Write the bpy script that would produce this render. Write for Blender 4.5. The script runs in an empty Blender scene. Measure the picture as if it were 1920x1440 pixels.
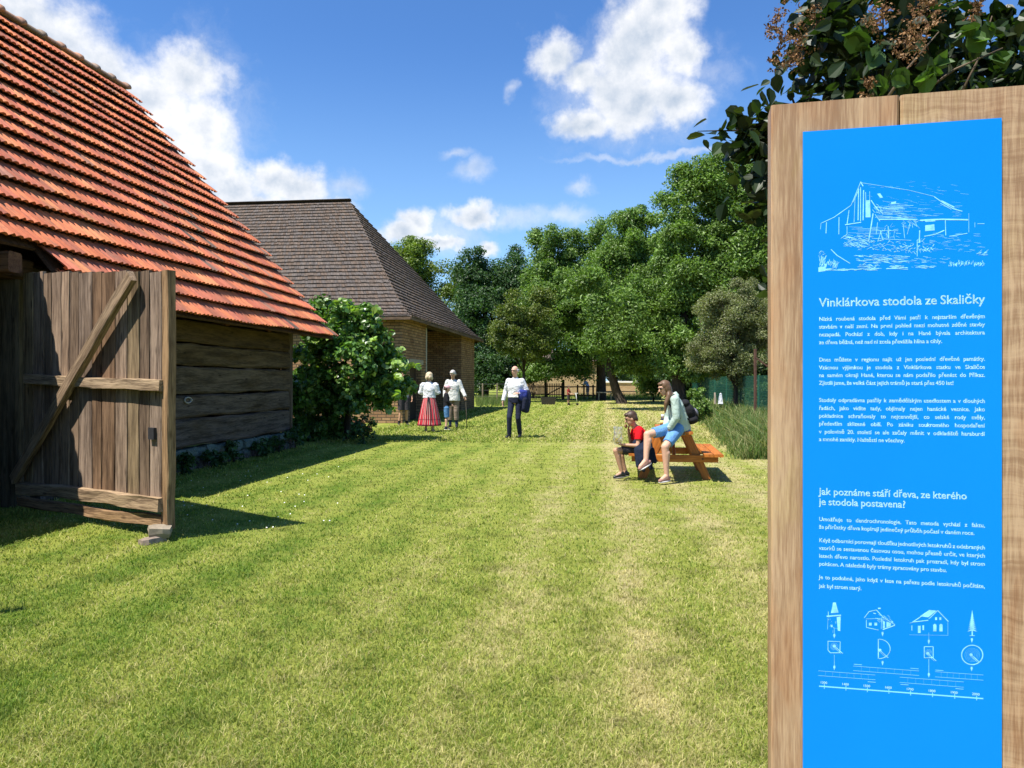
import bpy, bmesh, math, random
import numpy as np
from mathutils import Vector, Matrix, noise as mnoise

R = math.radians
SC = bpy.context.scene
COL = SC.collection

# ------------------------------------------------------------------ camera
F = 1442.0; HZ = 713.0; CH = 1.45          # focal length and horizon row in photo pixels, eye height
cam_d = bpy.data.cameras.new('camera'); cam = bpy.data.objects.new('camera', cam_d); COL.objects.link(cam)
cam.location = (0, 0, CH); cam.rotation_euler = (R(90), 0, 0)
cam_d.sensor_width = 36; cam_d.lens = F/1920*36; cam_d.shift_y = -7/1920
cam_d.clip_start = 0.05; cam_d.clip_end = 3000
SC.camera = cam

# ------------------------------------------------------------------ light
SUN_EL = R(62.5)
SUN_XY = Vector((-0.79, -0.613)).normalized()
SUN = Vector((SUN_XY.x*math.cos(SUN_EL), SUN_XY.y*math.cos(SUN_EL), math.sin(SUN_EL)))
SUN_STRENGTH = 5.0; SKY_STRENGTH = 0.058; EXPOSURE = 0.90
sl = bpy.data.lights.new('sun', 'SUN'); so = bpy.data.objects.new('sun', sl); COL.objects.link(so)
sl.energy = SUN_STRENGTH; sl.angle = R(0.53); sl.color = (1.0, 0.945, 0.86)
so.rotation_euler = SUN.to_track_quat('Z', 'Y').to_euler(); so.location = (-20, -20, 40)
SC.view_settings.view_transform = 'Standard'; SC.view_settings.look = 'None'
SC.view_settings.exposure = EXPOSURE; SC.view_settings.gamma = 1
SC.view_settings.use_curve_mapping = False
SC.cycles.max_bounces = 6; SC.cycles.diffuse_bounces = 2; SC.cycles.transmission_bounces = 4
SC.cycles.transparent_max_bounces = 6; SC.cycles.use_denoising = True
SC.cycles.sample_clamp_indirect = 6

class NT:
    """small helper round a node tree"""
    def __init__(s, tree): s.t = tree; s.n = tree.nodes; s.l = tree.links
    def new(s, typ, **kw):
        nd = s.n.new(typ)
        for k, v in kw.items(): setattr(nd, k, v)
        return nd
    def put(s, sock, v):
        if v is None: return
        if isinstance(v, bpy.types.NodeSocket): s.l.new(v, sock)
        elif isinstance(v, (tuple, list)) and len(v) == 3 and sock.type == 'RGBA': sock.default_value = (*v, 1)
        else: sock.default_value = v
    def m(s, op, a, b=None, c=None, clamp=False):
        nd = s.new('ShaderNodeMath', operation=op, use_clamp=clamp)
        s.put(nd.inputs[0], a); s.put(nd.inputs[1], b)
        if c is not None: s.put(nd.inputs[2], c)
        return nd.outputs[0]
    def v(s, op, a, b=None, c=None, out=0):
        nd = s.new('ShaderNodeVectorMath', operation=op)
        s.put(nd.inputs[0], a); s.put(nd.inputs[1], b)
        if c is not None: s.put(nd.inputs[2], c)
        return nd.outputs['Value'] if op in ('LENGTH', 'DISTANCE', 'DOT_PRODUCT') else nd.outputs[0]
    def mix(s, f, a, b, mode='MIX'):
        nd = s.new('ShaderNodeMix', data_type='RGBA', blend_type=mode)
        s.put(nd.inputs[0], f); s.put(nd.inputs[6], a); s.put(nd.inputs[7], b)
        return nd.outputs[2]
    def noise(s, vec, scale, detail=4, rough=0.55, dist=0, color=False):
        nd = s.new('ShaderNodeTexNoise'); s.put(nd.inputs['Vector'], vec)
        s.put(nd.inputs['Scale'], scale); s.put(nd.inputs['Detail'], detail)
        s.put(nd.inputs['Roughness'], rough); s.put(nd.inputs['Distortion'], dist)
        return nd.outputs['Color' if color else 'Fac']
    def rng(s, val, a, b, c=0.0, d=1.0, smooth=True):
        nd = s.new('ShaderNodeMapRange', interpolation_type='SMOOTHSTEP' if smooth else 'LINEAR')
        s.put(nd.inputs['Value'], val); s.put(nd.inputs['From Min'], a); s.put(nd.inputs['From Max'], b)
        s.put(nd.inputs['To Min'], c); s.put(nd.inputs['To Max'], d)
        return nd.outputs[0]
    def xyz(s, x, y, z):
        nd = s.new('ShaderNodeCombineXYZ')
        for i, q in enumerate((x, y, z)): s.put(nd.inputs[i], q)
        return nd.outputs[0]
    def sep(s, v):
        nd = s.new('ShaderNodeSeparateXYZ'); s.put(nd.inputs[0], v); return nd.outputs
    def attr(s, name, out='Color'):
        nd = s.new('ShaderNodeAttribute'); nd.attribute_name = name; return nd.outputs[out]
    def bump(s, h, strength=0.5, dist=0.01):
        nd = s.new('ShaderNodeBump'); s.put(nd.inputs['Height'], h)
        nd.inputs['Strength'].default_value = strength; nd.inputs['Distance'].default_value = dist
        return nd.outputs[0]

# ------------------------------------------------------------------ sky with cumulus clouds (by direction)
def az_el(px, py):
    x, z = (px-960)/F, (HZ-py)/F
    return math.atan2(x, 1), math.atan2(z, math.hypot(x, 1))
wd = bpy.data.worlds.new('World'); SC.world = wd; wd.use_nodes = True
wt = NT(wd.node_tree); wt.n.clear()
sky = wt.new('ShaderNodeTexSky', sky_type='NISHITA', sun_disc=False, sun_elevation=SUN_EL,
             sun_rotation=math.atan2(SUN_XY.x, SUN_XY.y) % (2*math.pi), altitude=250,
             air_density=1.0, dust_density=0.4, ozone_density=2.5)
gm = wt.new('ShaderNodeGamma'); wt.put(gm.inputs[0], sky.outputs[0]); gm.inputs[1].default_value = 1.0
skyc = wt.mix(1.0, sky.outputs[0], (0.82, 1.30, 1.84), 'MULTIPLY')
tc = wt.new('ShaderNodeTexCoord')
dx, dy, dz = wt.sep(wt.v('NORMALIZE', tc.outputs['Generated']))
AZ = wt.m('ARCTAN2', dx, dy); EL = wt.m('ARCSINE', dz)
P0 = wt.xyz(AZ, EL, 0.0)
# domain warp so that the blobs get billowing edges
w1 = wt.v('SUBTRACT', wt.noise(P0, 9, 5, 0.6, 0, True), (0.5, 0.5, 0.5))
w2 = wt.v('SUBTRACT', wt.noise(P0, 30, 8, 0.66, 0, True), (0.5, 0.5, 0.5))
P = wt.v('ADD', wt.v('ADD', P0, wt.v('SCALE', w1)), wt.v('SCALE', w2))
for nd in wt.n:
    if nd.type == 'VECT_MATH' and nd.operation == 'SCALE': pass
sc_nodes = [nd for nd in wt.n if nd.type == 'VECT_MATH' and nd.operation == 'SCALE']
sc_nodes[0].inputs['Scale'].default_value = 0.060; sc_nodes[1].inputs['Scale'].default_value = 0.022
def blobs(lst, smooth=0.25):
    acc = None
    for (px, py, rx, ry) in lst:
        a, e = az_el(px, py); sx, sy = F/rx, F/ry
        k = math.cos(a)**2
        ln = wt.v('LENGTH', wt.v('MULTIPLY_ADD', P, (sx/1.0*1.0, sy, 0.0), (-a*sx, -e*sy, 0.0)))
        if acc is None: acc = ln
        else:
            nd = wt.new('ShaderNodeMath', operation='SMOOTH_MIN'); wt.put(nd.inputs[0], acc); wt.put(nd.inputs[1], ln)
            nd.inputs[2].default_value = smooth; acc = nd.outputs[0]
    return acc
SOLID = [(0, 30, 120, 60), (95, 70, 78, 62), (-60, 20, 200, 90), (190, 150, 110, 75), (130, 190, 120, 60), (350, 150, 78, 62), (270, 190, 110, 70),
         (385, 235, 55, 60), (320, 280, 110, 80), (390, 300, 60, 50), (280, 330, 150, 60),
         (440, 345, 55, 50), (520, 330, 62, 40), (560, 345, 62, 40), (470, 385, 130, 40), (610, 390, 60, 26),
         (1215, 55, 90, 85), (1240, 10, 70, 60), (1180, 110, 85, 85), (1275, 95, 42, 55), (1040, 118, 50, 44),
         (1090, 150, 60, 36), (1200, 190, 110, 60), (1095, 225, 62, 34), (1270, 195, 55, 45), (1160, 170, 90, 60),
         (775, 415, 40, 32), (752, 440, 48, 30), (815, 455, 60, 18), (888, 408, 55, 24), (915, 462, 24, 20),
         (2300, 200, 260, 120), (2700, 330, 320, 120)]
THIN = [(885, 325, 48, 28), (860, 290, 40, 14), (1085, 348, 38, 20), (960, 165, 24, 18), (1230, 288, 230, 9), (960, 410, 110, 26),
        (820, 440, 130, 50), (1040, 400, 90, 22), (640, 350, 60, 30), (1180, 150, 200, 130),
        (60, 120, 160, 110), (330, 220, 160, 160)]
ds = blobs(SOLID); dt = blobs(THIN, 0.2)
nz1 = wt.noise(P0, 17, 9, 0.62); nz2 = wt.noise(P0, 6, 6, 0.6)
off = wt.v('ADD', P0, (-0.010, 0.014, 0.0))
nz1b = wt.noise(off, 17, 9, 0.62)
edge = wt.m('ADD', wt.m('SUBTRACT', 1.0, ds), wt.m('MULTIPLY', wt.m('SUBTRACT', nz1, 0.5), 1.25))
dens = wt.rng(edge, -0.18, 0.58)
thin = wt.m('MULTIPLY', wt.rng(wt.m('ADD', wt.m('SUBTRACT', 1.0, dt), wt.m('MULTIPLY', wt.m('SUBTRACT', wt.noise(P, 15, 7, 0.65), 0.52), 1.6)), -0.1, 1.0), 0.48)
dens_all = wt.m('MAXIMUM', wt.m('MULTIPLY', dens, 0.96), thin)
lit = wt.m('MULTIPLY', wt.m('SUBTRACT', nz1, nz1b), 2.2)
shade = wt.m('ADD', wt.m('ADD', lit, wt.rng(edge, 1.1, 0.25, 0.30, 0.88)), wt.m('MULTIPLY', wt.m('SUBTRACT', nz2, 0.53), 2.4), clamp=True)
CW = 9.0
cl = wt.mix(shade, (CW*0.56, CW*0.66, CW*0.80), (CW*1.12, CW*1.12, CW*1.13))
# a little extra haze near the horizon
hz = wt.m('MULTIPLY', wt.rng(dz, 0.0, 0.42, 1.0, 0.0), 0.50)
base = wt.mix(hz, skyc, (5.6, 8.6, 11.0))
mask_up = wt.rng(dz, -0.02, 0.02)
final = wt.mix(wt.m('MULTIPLY', dens_all, mask_up), base, cl)
bg = wt.new('ShaderNodeBackground'); wt.put(bg.inputs[0], final); bg.inputs[1].default_value = SKY_STRENGTH
wo = wt.new('ShaderNodeOutputWorld'); wt.l.new(bg.outputs[0], wo.inputs[0])
wd.cycles.sampling_method = 'MANUAL'; wd.cycles.sample_map_resolution = 512

# ------------------------------------------------------------------ mesh helpers
def W(px, py, Y):
    """photo pixel at depth Y -> world point"""
    return Vector(((px-960)/F*Y, Y, CH+(HZ-py)/F*Y))
def G(px, py):
    Y = CH*F/(py-HZ); return Vector(((px-960)/F*Y, Y, 0))

def np_mesh(name, V, polys, mat, parent=None, col=None, gr=None, smooth=False, M=None):
    """polys: list of int arrays (n,k)"""
    me = bpy.data.meshes.new(name)
    V = np.asarray(V, dtype=np.float32).reshape(-1, 3)
    me.vertices.add(len(V)); me.vertices.foreach_set('co', V.ravel())
    idx = np.concatenate([p.ravel() for p in polys]).astype(np.int32)
    sizes = np.concatenate([np.full(len(p), p.shape[1], np.int32) for p in polys])
    starts = np.concatenate([[0], np.cumsum(sizes)[:-1]]).astype(np.int32)
    me.loops.add(len(idx)); me.loops.foreach_set('vertex_index', idx)
    me.polygons.add(len(sizes)); me.polygons.foreach_set('loop_start', starts)
    me.polygons.foreach_set('use_smooth', np.full(len(sizes), smooth, dtype=bool))
    me.update(calc_edges=True)
    if col is not None:
        a = me.attributes.new('Col', 'FLOAT_COLOR', 'POINT')
        c = np.ones((len(V), 4), np.float32); c[:, :3] = col; a.data.foreach_set('color', c.ravel())
    if gr is not None:
        a = me.attributes.new('gr', 'FLOAT_VECTOR', 'POINT'); a.data.foreach_set('vector', np.asarray(gr, np.float32).ravel())
    if mat: me.materials.append(mat)
    return link(name, me, parent, M)
def link(name, me, parent=None, M=None):
    o = bpy.data.objects.new(name, me); COL.objects.link(o)
    if parent is not None: o.parent = parent
    if M is not None: o.matrix_local = M
    return o
def tag(o, label=None, cat=None, group=None, kind=None):
    if label: o['label'] = label
    if cat: o['category'] = cat
    if group: o['group'] = group
    if kind: o['kind'] = kind
    return o
def thing(name, label, cat, loc=(0, 0, 0), rz=0.0, group=None):
    o = bpy.data.objects.new(name, None); COL.objects.link(o)
    o.location = loc; o.rotation_euler = (0, 0, rz); o.empty_display_size = 0.2
    return tag(o, label, cat, group)

class MB:
    """collects shapes; build() links them as ONE mesh object"""
    def __init__(s, seed=0): s.V = []; s.P = {}; s.C = []; s.Gr = []; s.n = 0; s.r = random.Random(seed)
    def add(s, V, faces, col=(1, 1, 1), gr=None):
        V = [tuple(v) for v in V]
        s.V += V; s.C += ([col]*len(V) if not (isinstance(col, list)) else col)
        s.Gr += (gr if gr is not None else V)
        for f in faces: s.P.setdefault(len(f), []).append([i+s.n for i in f])
        s.n += len(V)
    def quad(s, a, b, c, d, col=(1, 1, 1)): s.add([a, b, c, d], [(0, 1, 2, 3)], col)
    def box(s, lo, hi, col=(1, 1, 1)):
        x0, y0, z0 = lo; x1, y1, z1 = hi
        s.add([(x0, y0, z0), (x1, y0, z0), (x1, y1, z0), (x0, y1, z0), (x0, y0, z1), (x1, y0, z1), (x1, y1, z1), (x0, y1, z1)],
              [(0, 3, 2, 1), (4, 5, 6, 7), (0, 1, 5, 4), (1, 2, 6, 5), (2, 3, 7, 6), (3, 0, 4, 7)], col)
    def rings(s, rings, col=(1, 1, 1), grs=None, cap=True):
        """list of closed rings of equal count -> lofted solid"""
        k = len(rings[0]); V = [p for r in rings for p in r]; Fc = []
        for i in range(len(rings)-1):
            for j in range(k):
                a = i*k+j; b = i*k+(j+1) % k
                Fc.append((a, b, b+k, a+k))
        if cap: Fc.append(tuple(reversed(range(k)))); Fc.append(tuple(range((len(rings)-1)*k, len(rings)*k)))
        s.add(V, Fc, col, grs)
    def beam(s, p0, p1, w, h, up=(0, 0, 1), jit=0.0, col=(1, 1, 1), ch=0.12, seg=None, taper=1.0, wob=0.0):
        """chamfered timber from p0 to p1; w across, h along 'up'; solid grain coordinates"""
        p0 = Vector(p0); p1 = Vector(p1); d = p1-p0; L = d.length; d.normalize()
        up = Vector(up); sd = d.cross(up)
        if sd.length < 1e-5: sd = d.orthogonal()
        sd.normalize(); up = sd.cross(d).normalized()
        seg = seg or max(1, int(L/0.35)) if jit or wob else (seg or 1)
        c = ch*min(w, h); a, b = w/2, h/2
        prof = [(-a+c, -b), (a-c, -b), (a, -b+c), (a, b-c), (a-c, b), (-a+c, b), (-a, b-c), (-a, -b+c)]
        ox, oy, oz = [s.r.uniform(-50, 50) for _ in range(3)]
        rg = []; gr = []
        for i in range(seg+1):
            t = i/seg; f = 1+(taper-1)*t; q = p0+d*(L*t)
            wx = wob*math.sin(ox+t*L*1.7)+wob*0.5*math.sin(oy+t*L*4.1); wz = wob*math.sin(oz+t*L*2.1)+wob*.5*math.sin(ox*2+t*L*5)
            ring = []
            for (u, v) in prof:
                ju = s.r.uniform(-jit, jit); jv = s.r.uniform(-jit, jit)
                ring.append(q+sd*(u*f+ju+wx)+up*(v*f+jv+wz)); gr.append((L*t+ox, u+oy, v+oz))
            rg.append(ring)
        s.rings(rg, col, gr)
    def tube(s, pts, rad, seg=8, col=(1, 1, 1), cap=True):
        pts = [Vector(p) for p in pts]; n = len(pts)
        if not isinstance(rad, (list, tuple)): rad = [rad]*n
        rg = []; ref = None; gr = []; L = 0
        off = [s.r.uniform(-20, 20) for _ in range(3)]
        for i in range(n):
            t = (pts[min(i+1, n-1)]-pts[max(i-1, 0)]).normalized()
            if i: L += (pts[i]-pts[i-1]).length
            if ref is None: ref = t.orthogonal().normalized()
            u = (ref-t*ref.dot(t)).normalized(); ref = u; v = t.cross(u)
            rg.append([pts[i]+(u*math.cos(2*math.pi*j/seg)+v*math.sin(2*math.pi*j/seg))*rad[i] for j in range(seg)])
            gr += [(L+off[0], rad[i]*math.cos(2*math.pi*j/seg)+off[1], rad[i]*math.sin(2*math.pi*j/seg)+off[2]) for j in range(seg)]
        s.rings(rg, col, gr, cap)
    def ball(s, c, r, rot=None, nu=12, nv=8, col=(1, 1, 1), noise=0.0):
        c = Vector(c); r = Vector(r) if not isinstance(r, (int, float)) else Vector((r, r, r))
        rot = rot or Matrix.Identity(3); V = []; Fc = []
        def P(th, ph):
            q = Vector((math.sin(ph)*math.cos(th), math.sin(ph)*math.sin(th), math.cos(ph)))
            k = 1+noise*(mnoise.noise(q*1.7+c*3)) if noise else 1
            return c+rot@Vector((q.x*r.x*k, q.y*r.y*k, q.z*r.z*k))
        V.append(P(0, 0))
        for i in range(1, nv):
            for j in range(nu): V.append(P(2*math.pi*j/nu, math.pi*i/nv))
        V.append(P(0, math.pi))
        for j in range(nu): Fc.append((0, 1+j, 1+(j+1) % nu))
        for i in range(nv-2):
            for j in range(nu):
                a = 1+i*nu+j; b = 1+i*nu+(j+1) % nu
                Fc.append((a, a+nu, b+nu, b))
        e = len(V)-1; q = 1+(nv-2)*nu
        for j in range(nu): Fc.append((e, q+(j+1) % nu, q+j))
        s.add(V, Fc, col)
    # body shapes
    def cap(s, a, b, ra, rb, seg=12):
        """tapered limb with round ends"""
        a = Vector(a); b = Vector(b); d = (b-a)
        if d.length < 1e-6: d = Vector((0, 0, 1e-4))
        n = d.normalized(); pts = []; rr = []
        for t in (-.98, -.8, -.45): pts.append(a+n*ra*t); rr.append(ra*math.sqrt(1-t*t))
        for t in (0, .5, 1): pts.append(a.lerp(b, t)); rr.append(ra+(rb-ra)*t)
        for t in (.45, .8, .98): pts.append(b+n*rb*t); rr.append(rb*math.sqrt(1-t*t))
        s.tube(pts, rr, seg)
    def chain(s, pts, rad, seg=12):
        for i in range(len(pts)-1): s.cap(pts[i], pts[i+1], rad[i], rad[i+1], seg)
    def cone(s, a, b, ra, rb, seg=14):
        s.tube([a, Vector(a).lerp(Vector(b), .5), b], [ra, (ra+rb)/2, rb], seg)
    def loft(s, rings, seg=20, xa=(1, 0, 0)):
        """elliptical torso / sleeve: list of (centre, rx, ry)"""
        rg = []; n = len(rings)
        for i, (c, rx, ry) in enumerate(rings):
            c = Vector(c); t = (Vector(rings[min(i+1, n-1)][0])-Vector(rings[max(i-1, 0)][0])).normalized()
            x = Vector(xa); x = (x-t*x.dot(t)).normalized(); y = t.cross(x)
            rg.append([c+x*rx*math.cos(2*math.pi*j/seg)+y*ry*math.sin(2*math.pi*j/seg) for j in range(seg)])
        s.rings(rg)
    def build(s, name, mat, parent=None, smooth=False, M=None, label=None):
        polys = [np.array(p, dtype=np.int32) for p in s.P.values()]
        o = np_mesh(name, s.V, polys, mat, parent, np.array(s.C, np.float32), s.Gr, smooth, M)
        if label: o['label'] = label
        return o
    def remeshed(s, name, mat, parent=None, voxel=0.012, smooth=3, M=None, label=None):
        """voxel-joins the overlapping shapes into one continuous skin"""
        t = s.build('tmp', None)
        rm = t.modifiers.new('r', 'REMESH'); rm.mode = 'VOXEL'; rm.voxel_size = voxel; rm.use_smooth_shade = True
        if smooth:
            sm = t.modifiers.new('s', 'SMOOTH'); sm.factor = 0.5; sm.iterations = smooth
        dg = bpy.context.evaluated_depsgraph_get(); dg.update()
        me = bpy.data.meshes.new_from_object(t.evaluated_get(dg)); me.name = name
        old = t.data; bpy.data.objects.remove(t); bpy.data.meshes.remove(old)
        me.materials.clear(); me.materials.append(mat)
        me.polygons.foreach_set('use_smooth', np.ones(len(me.polygons), bool))
        o = link(name, me, parent, M)
        if label: o['label'] = label
        return o

# ------------------------------------------------------------------ materials
def pbsdf(name, color=None, rough=0.7, spec=0.3, metal=0.0):
    m = bpy.data.materials.new(name); m.use_nodes = True; t = NT(m.node_tree)
    b = t.n['Principled BSDF']; b.inputs['Roughness'].default_value = rough
    b.inputs['Specular IOR Level'].default_value = spec; b.inputs['Metallic'].default_value = metal
    if color: b.inputs['Base Color'].default_value = (*color, 1)
    return m, t, b
def plain(name, color, rough=0.75, spec=0.25, var=0.12, scale=18, metal=0.0):
    """one colour with a little uneven dirt"""
    m, t, b = pbsdf(name, color, rough, spec, metal)
    tcn = t.new('ShaderNodeTexCoord'); n = t.noise(tcn.outputs['Object'], scale, 4, 0.6)
    f = t.rng(n, 0.25, 0.75, 1-var, 1+var, False)
    t.put(b.inputs['Base Color'], t.mix(1.0, color, t.xyz(f, f, f), 'MULTIPLY'))
    t.put(b.inputs['Normal'], t.bump(n, 0.15, 0.01))
    return m
def cloth(name, color, var=0.10, fold=0.5):
    m, t, b = pbsdf(name, color, 0.9, 0.15)
    tcn = t.new('ShaderNodeTexCoord'); n = t.noise(tcn.outputs['Object'], 11, 5, 0.55, 0.6)
    f = t.rng(n, 0.25, 0.75, 1-var, 1+var, False)
    t.put(b.inputs['Base Color'], t.mix(1.0, color, t.xyz(f, f, f), 'MULTIPLY'))
    t.put(b.inputs['Normal'], t.bump(n, fold, 0.05))
    return m
def wood(name, dark, light, along=1.6, across=26, rough=0.85, stain=0.5, knots=True, bump=0.6, stain_col=(0.35, 0.30, 0.22), spec=0.15):
    m, t, b = pbsdf(name, None, rough, spec)
    g = t.attr('gr', 'Vector')
    p = t.v('MULTIPLY', g, (along, across, across))
    n = t.noise(p, 1.0, 7, 0.62, 0.35); n2 = t.noise(t.v('MULTIPLY', g, (0.9, 5, 5)), 1.0, 4, 0.6)
    fine = t.noise(t.v('MULTIPLY', g, (6, 130, 130)), 1.0, 3, 0.6)
    k = t.m('ADD', t.m('MULTIPLY', n, 0.55), t.m('MULTIPLY', fine, 0.45))
    c = t.mix(t.rng(k, 0.34, 0.64), dark, light)
    c = t.mix(t.m('MULTIPLY', t.rng(n2, 0.45, 0.75), stain), c, t.mix(1.0, c, stain_col, 'MULTIPLY'))
    if knots:
        vo = t.new('ShaderNodeTexVoronoi'); t.put(vo.inputs['Vector'], t.v('MULTIPLY', g, (2.2, 7, 7))); vo.inputs['Scale'].default_value = 1.0
        kn = t.rng(vo.outputs['Distance'], 0.05, 0.16, 1.0, 0.0)
        c = t.mix(t.m('MULTIPLY', kn, 0.7), c, t.mix(1.0, dark, (0.45, 0.40, 0.36), 'MULTIPLY'))
    crack = t.rng(t.noise(t.v('MULTIPLY', g, (0.8, 30, 30)), 1.0, 3, 0.5), 0.70, 0.76)
    c = t.mix(t.m('MULTIPLY', crack, 0.75), c, (0.02, 0.015, 0.012))
    c = t.mix(1.0, c, t.attr('Col'), 'MULTIPLY')
    t.put(b.inputs['Base Color'], c)
    t.put(b.inputs['Normal'], t.bump(t.m('SUBTRACT', k, crack), bump, 0.012))
    return m
def leafmat(name, rough=0.45, spec=0.35, trans=0.28, tint=(1.5, 1.75, 0.5)):
    m, t, b = pbsdf(name, None, rough, spec)
    c = t.attr('Col'); t.put(b.inputs['Base Color'], c)
    tr = t.new('ShaderNodeBsdfTranslucent'); t.put(tr.inputs[0], t.mix(1.0, c, tint, 'MULTIPLY'))
    ms = t.new('ShaderNodeMixShader'); ms.inputs[0].default_value = trans
    out = t.n['Material Output']
    t.l.new(b.outputs[0], ms.inputs[1]); t.l.new(tr.outputs[0], ms.inputs[2]); t.l.new(ms.outputs[0], out.inputs[0])
    return m
def brickmat(name, c1, c2, mortar, sx=0.29, sy=0.085, dirt=0.4):
    """bricks laid from the object's own coordinates (u along the wall = attribute gr.x, v = gr.y)"""
    m, t, b = pbsdf(name, None, 0.92, 0.1)
    g = t.attr('gr', 'Vector')
    br = t.new('ShaderNodeTexBrick'); t.put(br.inputs['Vector'], t.v('ADD', g, t.v('MULTIPLY', t.noise(g, 6, 3, 0.5, 0, True), (0.02, 0.02, 0))))
    br.inputs['Scale'].default_value = 1.0; br.inputs['Brick Width'].default_value = sx; br.inputs['Row Height'].default_value = sy
    br.inputs['Mortar Size'].default_value = 0.013; br.inputs['Mortar Smooth'].default_value = 0.3; br.inputs['Bias'].default_value = -0.1
    t.put(br.inputs['Color1'], c1); t.put(br.inputs['Color2'], c2); t.put(br.inputs['Mortar'], mortar)
    n = t.noise(g, 1.1, 6, 0.62); n3 = t.noise(g, 14, 4, 0.6)
    c = t.mix(t.m('MULTIPLY', t.rng(n, 0.4, 0.75), dirt), br.outputs['Color'], t.mix(1.0, br.outputs['Color'], (0.42, 0.36, 0.30), 'MULTIPLY'))
    f = t.rng(n3, 0.2, 0.8, 0.75, 1.25, False); c = t.mix(1.0, c, t.xyz(f, f, f), 'MULTIPLY')
    t.put(b.inputs['Base Color'], c)
    h = t.m('ADD', t.m('MULTIPLY', br.outputs['Fac'], -1.0), t.m('MULTIPLY', n3, 0.4))
    t.put(b.inputs['Normal'], t.bump(h, 0.8, 0.015))
    return m

# shared lawn colour by position: mower stripes, dry patches, a beaten track
def lawn_color(t, pos, rnd=None):
    x, y, z = t.sep(pos)
    xs = t.m('SUBTRACT', x, t.m('MULTIPLY', y, 0.12))
    flat = t.xyz(x, y, 0.0)
    big = t.noise(flat, 0.33, 3, 0.55); mid = t.noise(flat, 1.6, 4, 0.6, 0.4); fin = t.noise(t.v('MULTIPLY', flat, (1, 0.6, 1)), 9, 4, 0.65)
    stripe = t.m('SINE', t.m('ADD', t.m('MULTIPLY', xs, 7.4), t.m('MULTIPLY', t.m('SUBTRACT', t.noise(flat, 0.5, 2), 0.5), 5.0)))
    lean = t.m('MULTIPLY', t.rng(xs, -3.6, 1.2), 0.25)
    far = t.m('MULTIPLY', t.rng(y, 8.0, 24.0), 0.06)
    dry = t.m('ADD', t.m('ADD', t.m('MULTIPLY', big, 0.30), t.m('MULTIPLY', mid, 0.46)), t.m('ADD', t.m('MULTIPLY', fin, 0.50), t.m('ADD', lean, far)))
    dry = t.m('ADD', dry, t.m('MULTIPLY', stripe, 0.075))
    tr = t.m('ABSOLUTE', t.m('SUBTRACT', xs, t.m('ADD', 0.19, t.m('MULTIPLY', t.m('SUBTRACT', t.noise(flat, 1.3, 2), 0.5), 0.25))))
    track = t.m('MULTIPLY', t.rng(tr, 0.02, 0.11, 1.0, 0.0), t.m('MULTIPLY', t.rng(y, 5.8, 7.6, 1.0, 0.0), t.rng(mid, 0.44, 0.62)))
    dry = t.m('ADD', dry, t.m('MULTIPLY', track, 0.30))
    if rnd is not None: dry = t.m('ADD', dry, t.m('MULTIPLY', t.m('SUBTRACT', rnd, 0.5), 0.62))
    c = t.mix(t.rng(dry, 0.42, 0.76), (0.122, 0.204, 0.026), (0.300, 0.338, 0.066))
    c = t.mix(t.rng(dry, 0.75, 1.06), c, (0.50, 0.44, 0.20))
    dk = t.rng(t.noise(flat, 3.3, 4, 0.6), 0.30, 0.52, 0.70, 1.0)
    c = t.mix(1.0, c, t.xyz(dk, dk, dk), 'MULTIPLY')
    return c
M_ground, t, b = pbsdf('lawn_soil', None, 0.95, 0.05)
geo = t.new('ShaderNodeNewGeometry'); c = lawn_color(t, geo.outputs['Position'])
n = t.noise(geo.outputs['Position'], 60, 4, 0.7); f = t.rng(n, 0.3, 0.7, 0.5, 1.15, False)
t.put(b.inputs['Base Color'], t.mix(1.0, c, t.xyz(f, f, f), 'MULTIPLY')); t.put(b.inputs['Normal'], t.bump(n, 0.9, 0.03))
def blade_mat(name, tall=False):
    m, t, b = pbsdf(name, None, 0.55, 0.25)
    geo = t.new('ShaderNodeNewGeometry'); cc = t.attr('Col'); r, g_, b_ = t.sep(cc)
    if tall: c = t.mix(r, (0.075, 0.145, 0.030), (0.32, 0.30, 0.13))
    else: c = lawn_color(t, geo.outputs['Position'], r)
    f = t.rng(b_, 0, 1, 0.75, 1.25, False); c = t.mix(1.0, c, t.xyz(f, f, f), 'MULTIPLY')
    t.put(b.inputs['Base Color'], c)
    tr = t.new('ShaderNodeBsdfTranslucent'); t.put(tr.inputs[0], t.mix(1.0, c, (1.3, 1.4, 0.7), 'MULTIPLY'))
    ms = t.new('ShaderNodeMixShader'); ms.inputs[0].default_value = 0.36
    t.l.new(b.outputs[0], ms.inputs[1]); t.l.new(tr.outputs[0], ms.inputs[2]); t.l.new(ms.outputs[0], t.n['Material Output'].inputs[0])
    return m
M_blade = blade_mat('grass_blade'); M_tall = blade_mat('tall_grass_blade', True)

M_door = wood('weathered_door_wood', (0.070, 0.046, 0.032), (0.325, 0.232, 0.160), 1.1, 17, stain=0.5)
M_doorrail = wood('weathered_rail_wood', (0.10, 0.068, 0.045), (0.40, 0.30, 0.20), 1.8, 26, stain=0.4)
M_log = wood('old_log_wood', (0.035, 0.027, 0.021), (0.150, 0.118, 0.094), 1.2, 16, stain=0.7, stain_col=(0.55, 0.45, 0.22))
M_darkwood = wood('dark_barn_timber', (0.035, 0.025, 0.018), (0.13, 0.09, 0.06), 1.2, 18, knots=False)
M_shingle = wood('weathered_shingle', (0.050, 0.041, 0.036), (0.142, 0.118, 0.100), 3.0, 30, knots=False, stain=0.35, bump=0.4)
M_board = wood('pale_oiled_oak', (0.235, 0.135, 0.070), (0.47, 0.315, 0.19), 1.1, 30, rough=0.55, stain=0.35, stain_col=(0.75, 0.62, 0.52), knots=False, bump=0.15, spec=0.3)
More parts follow.
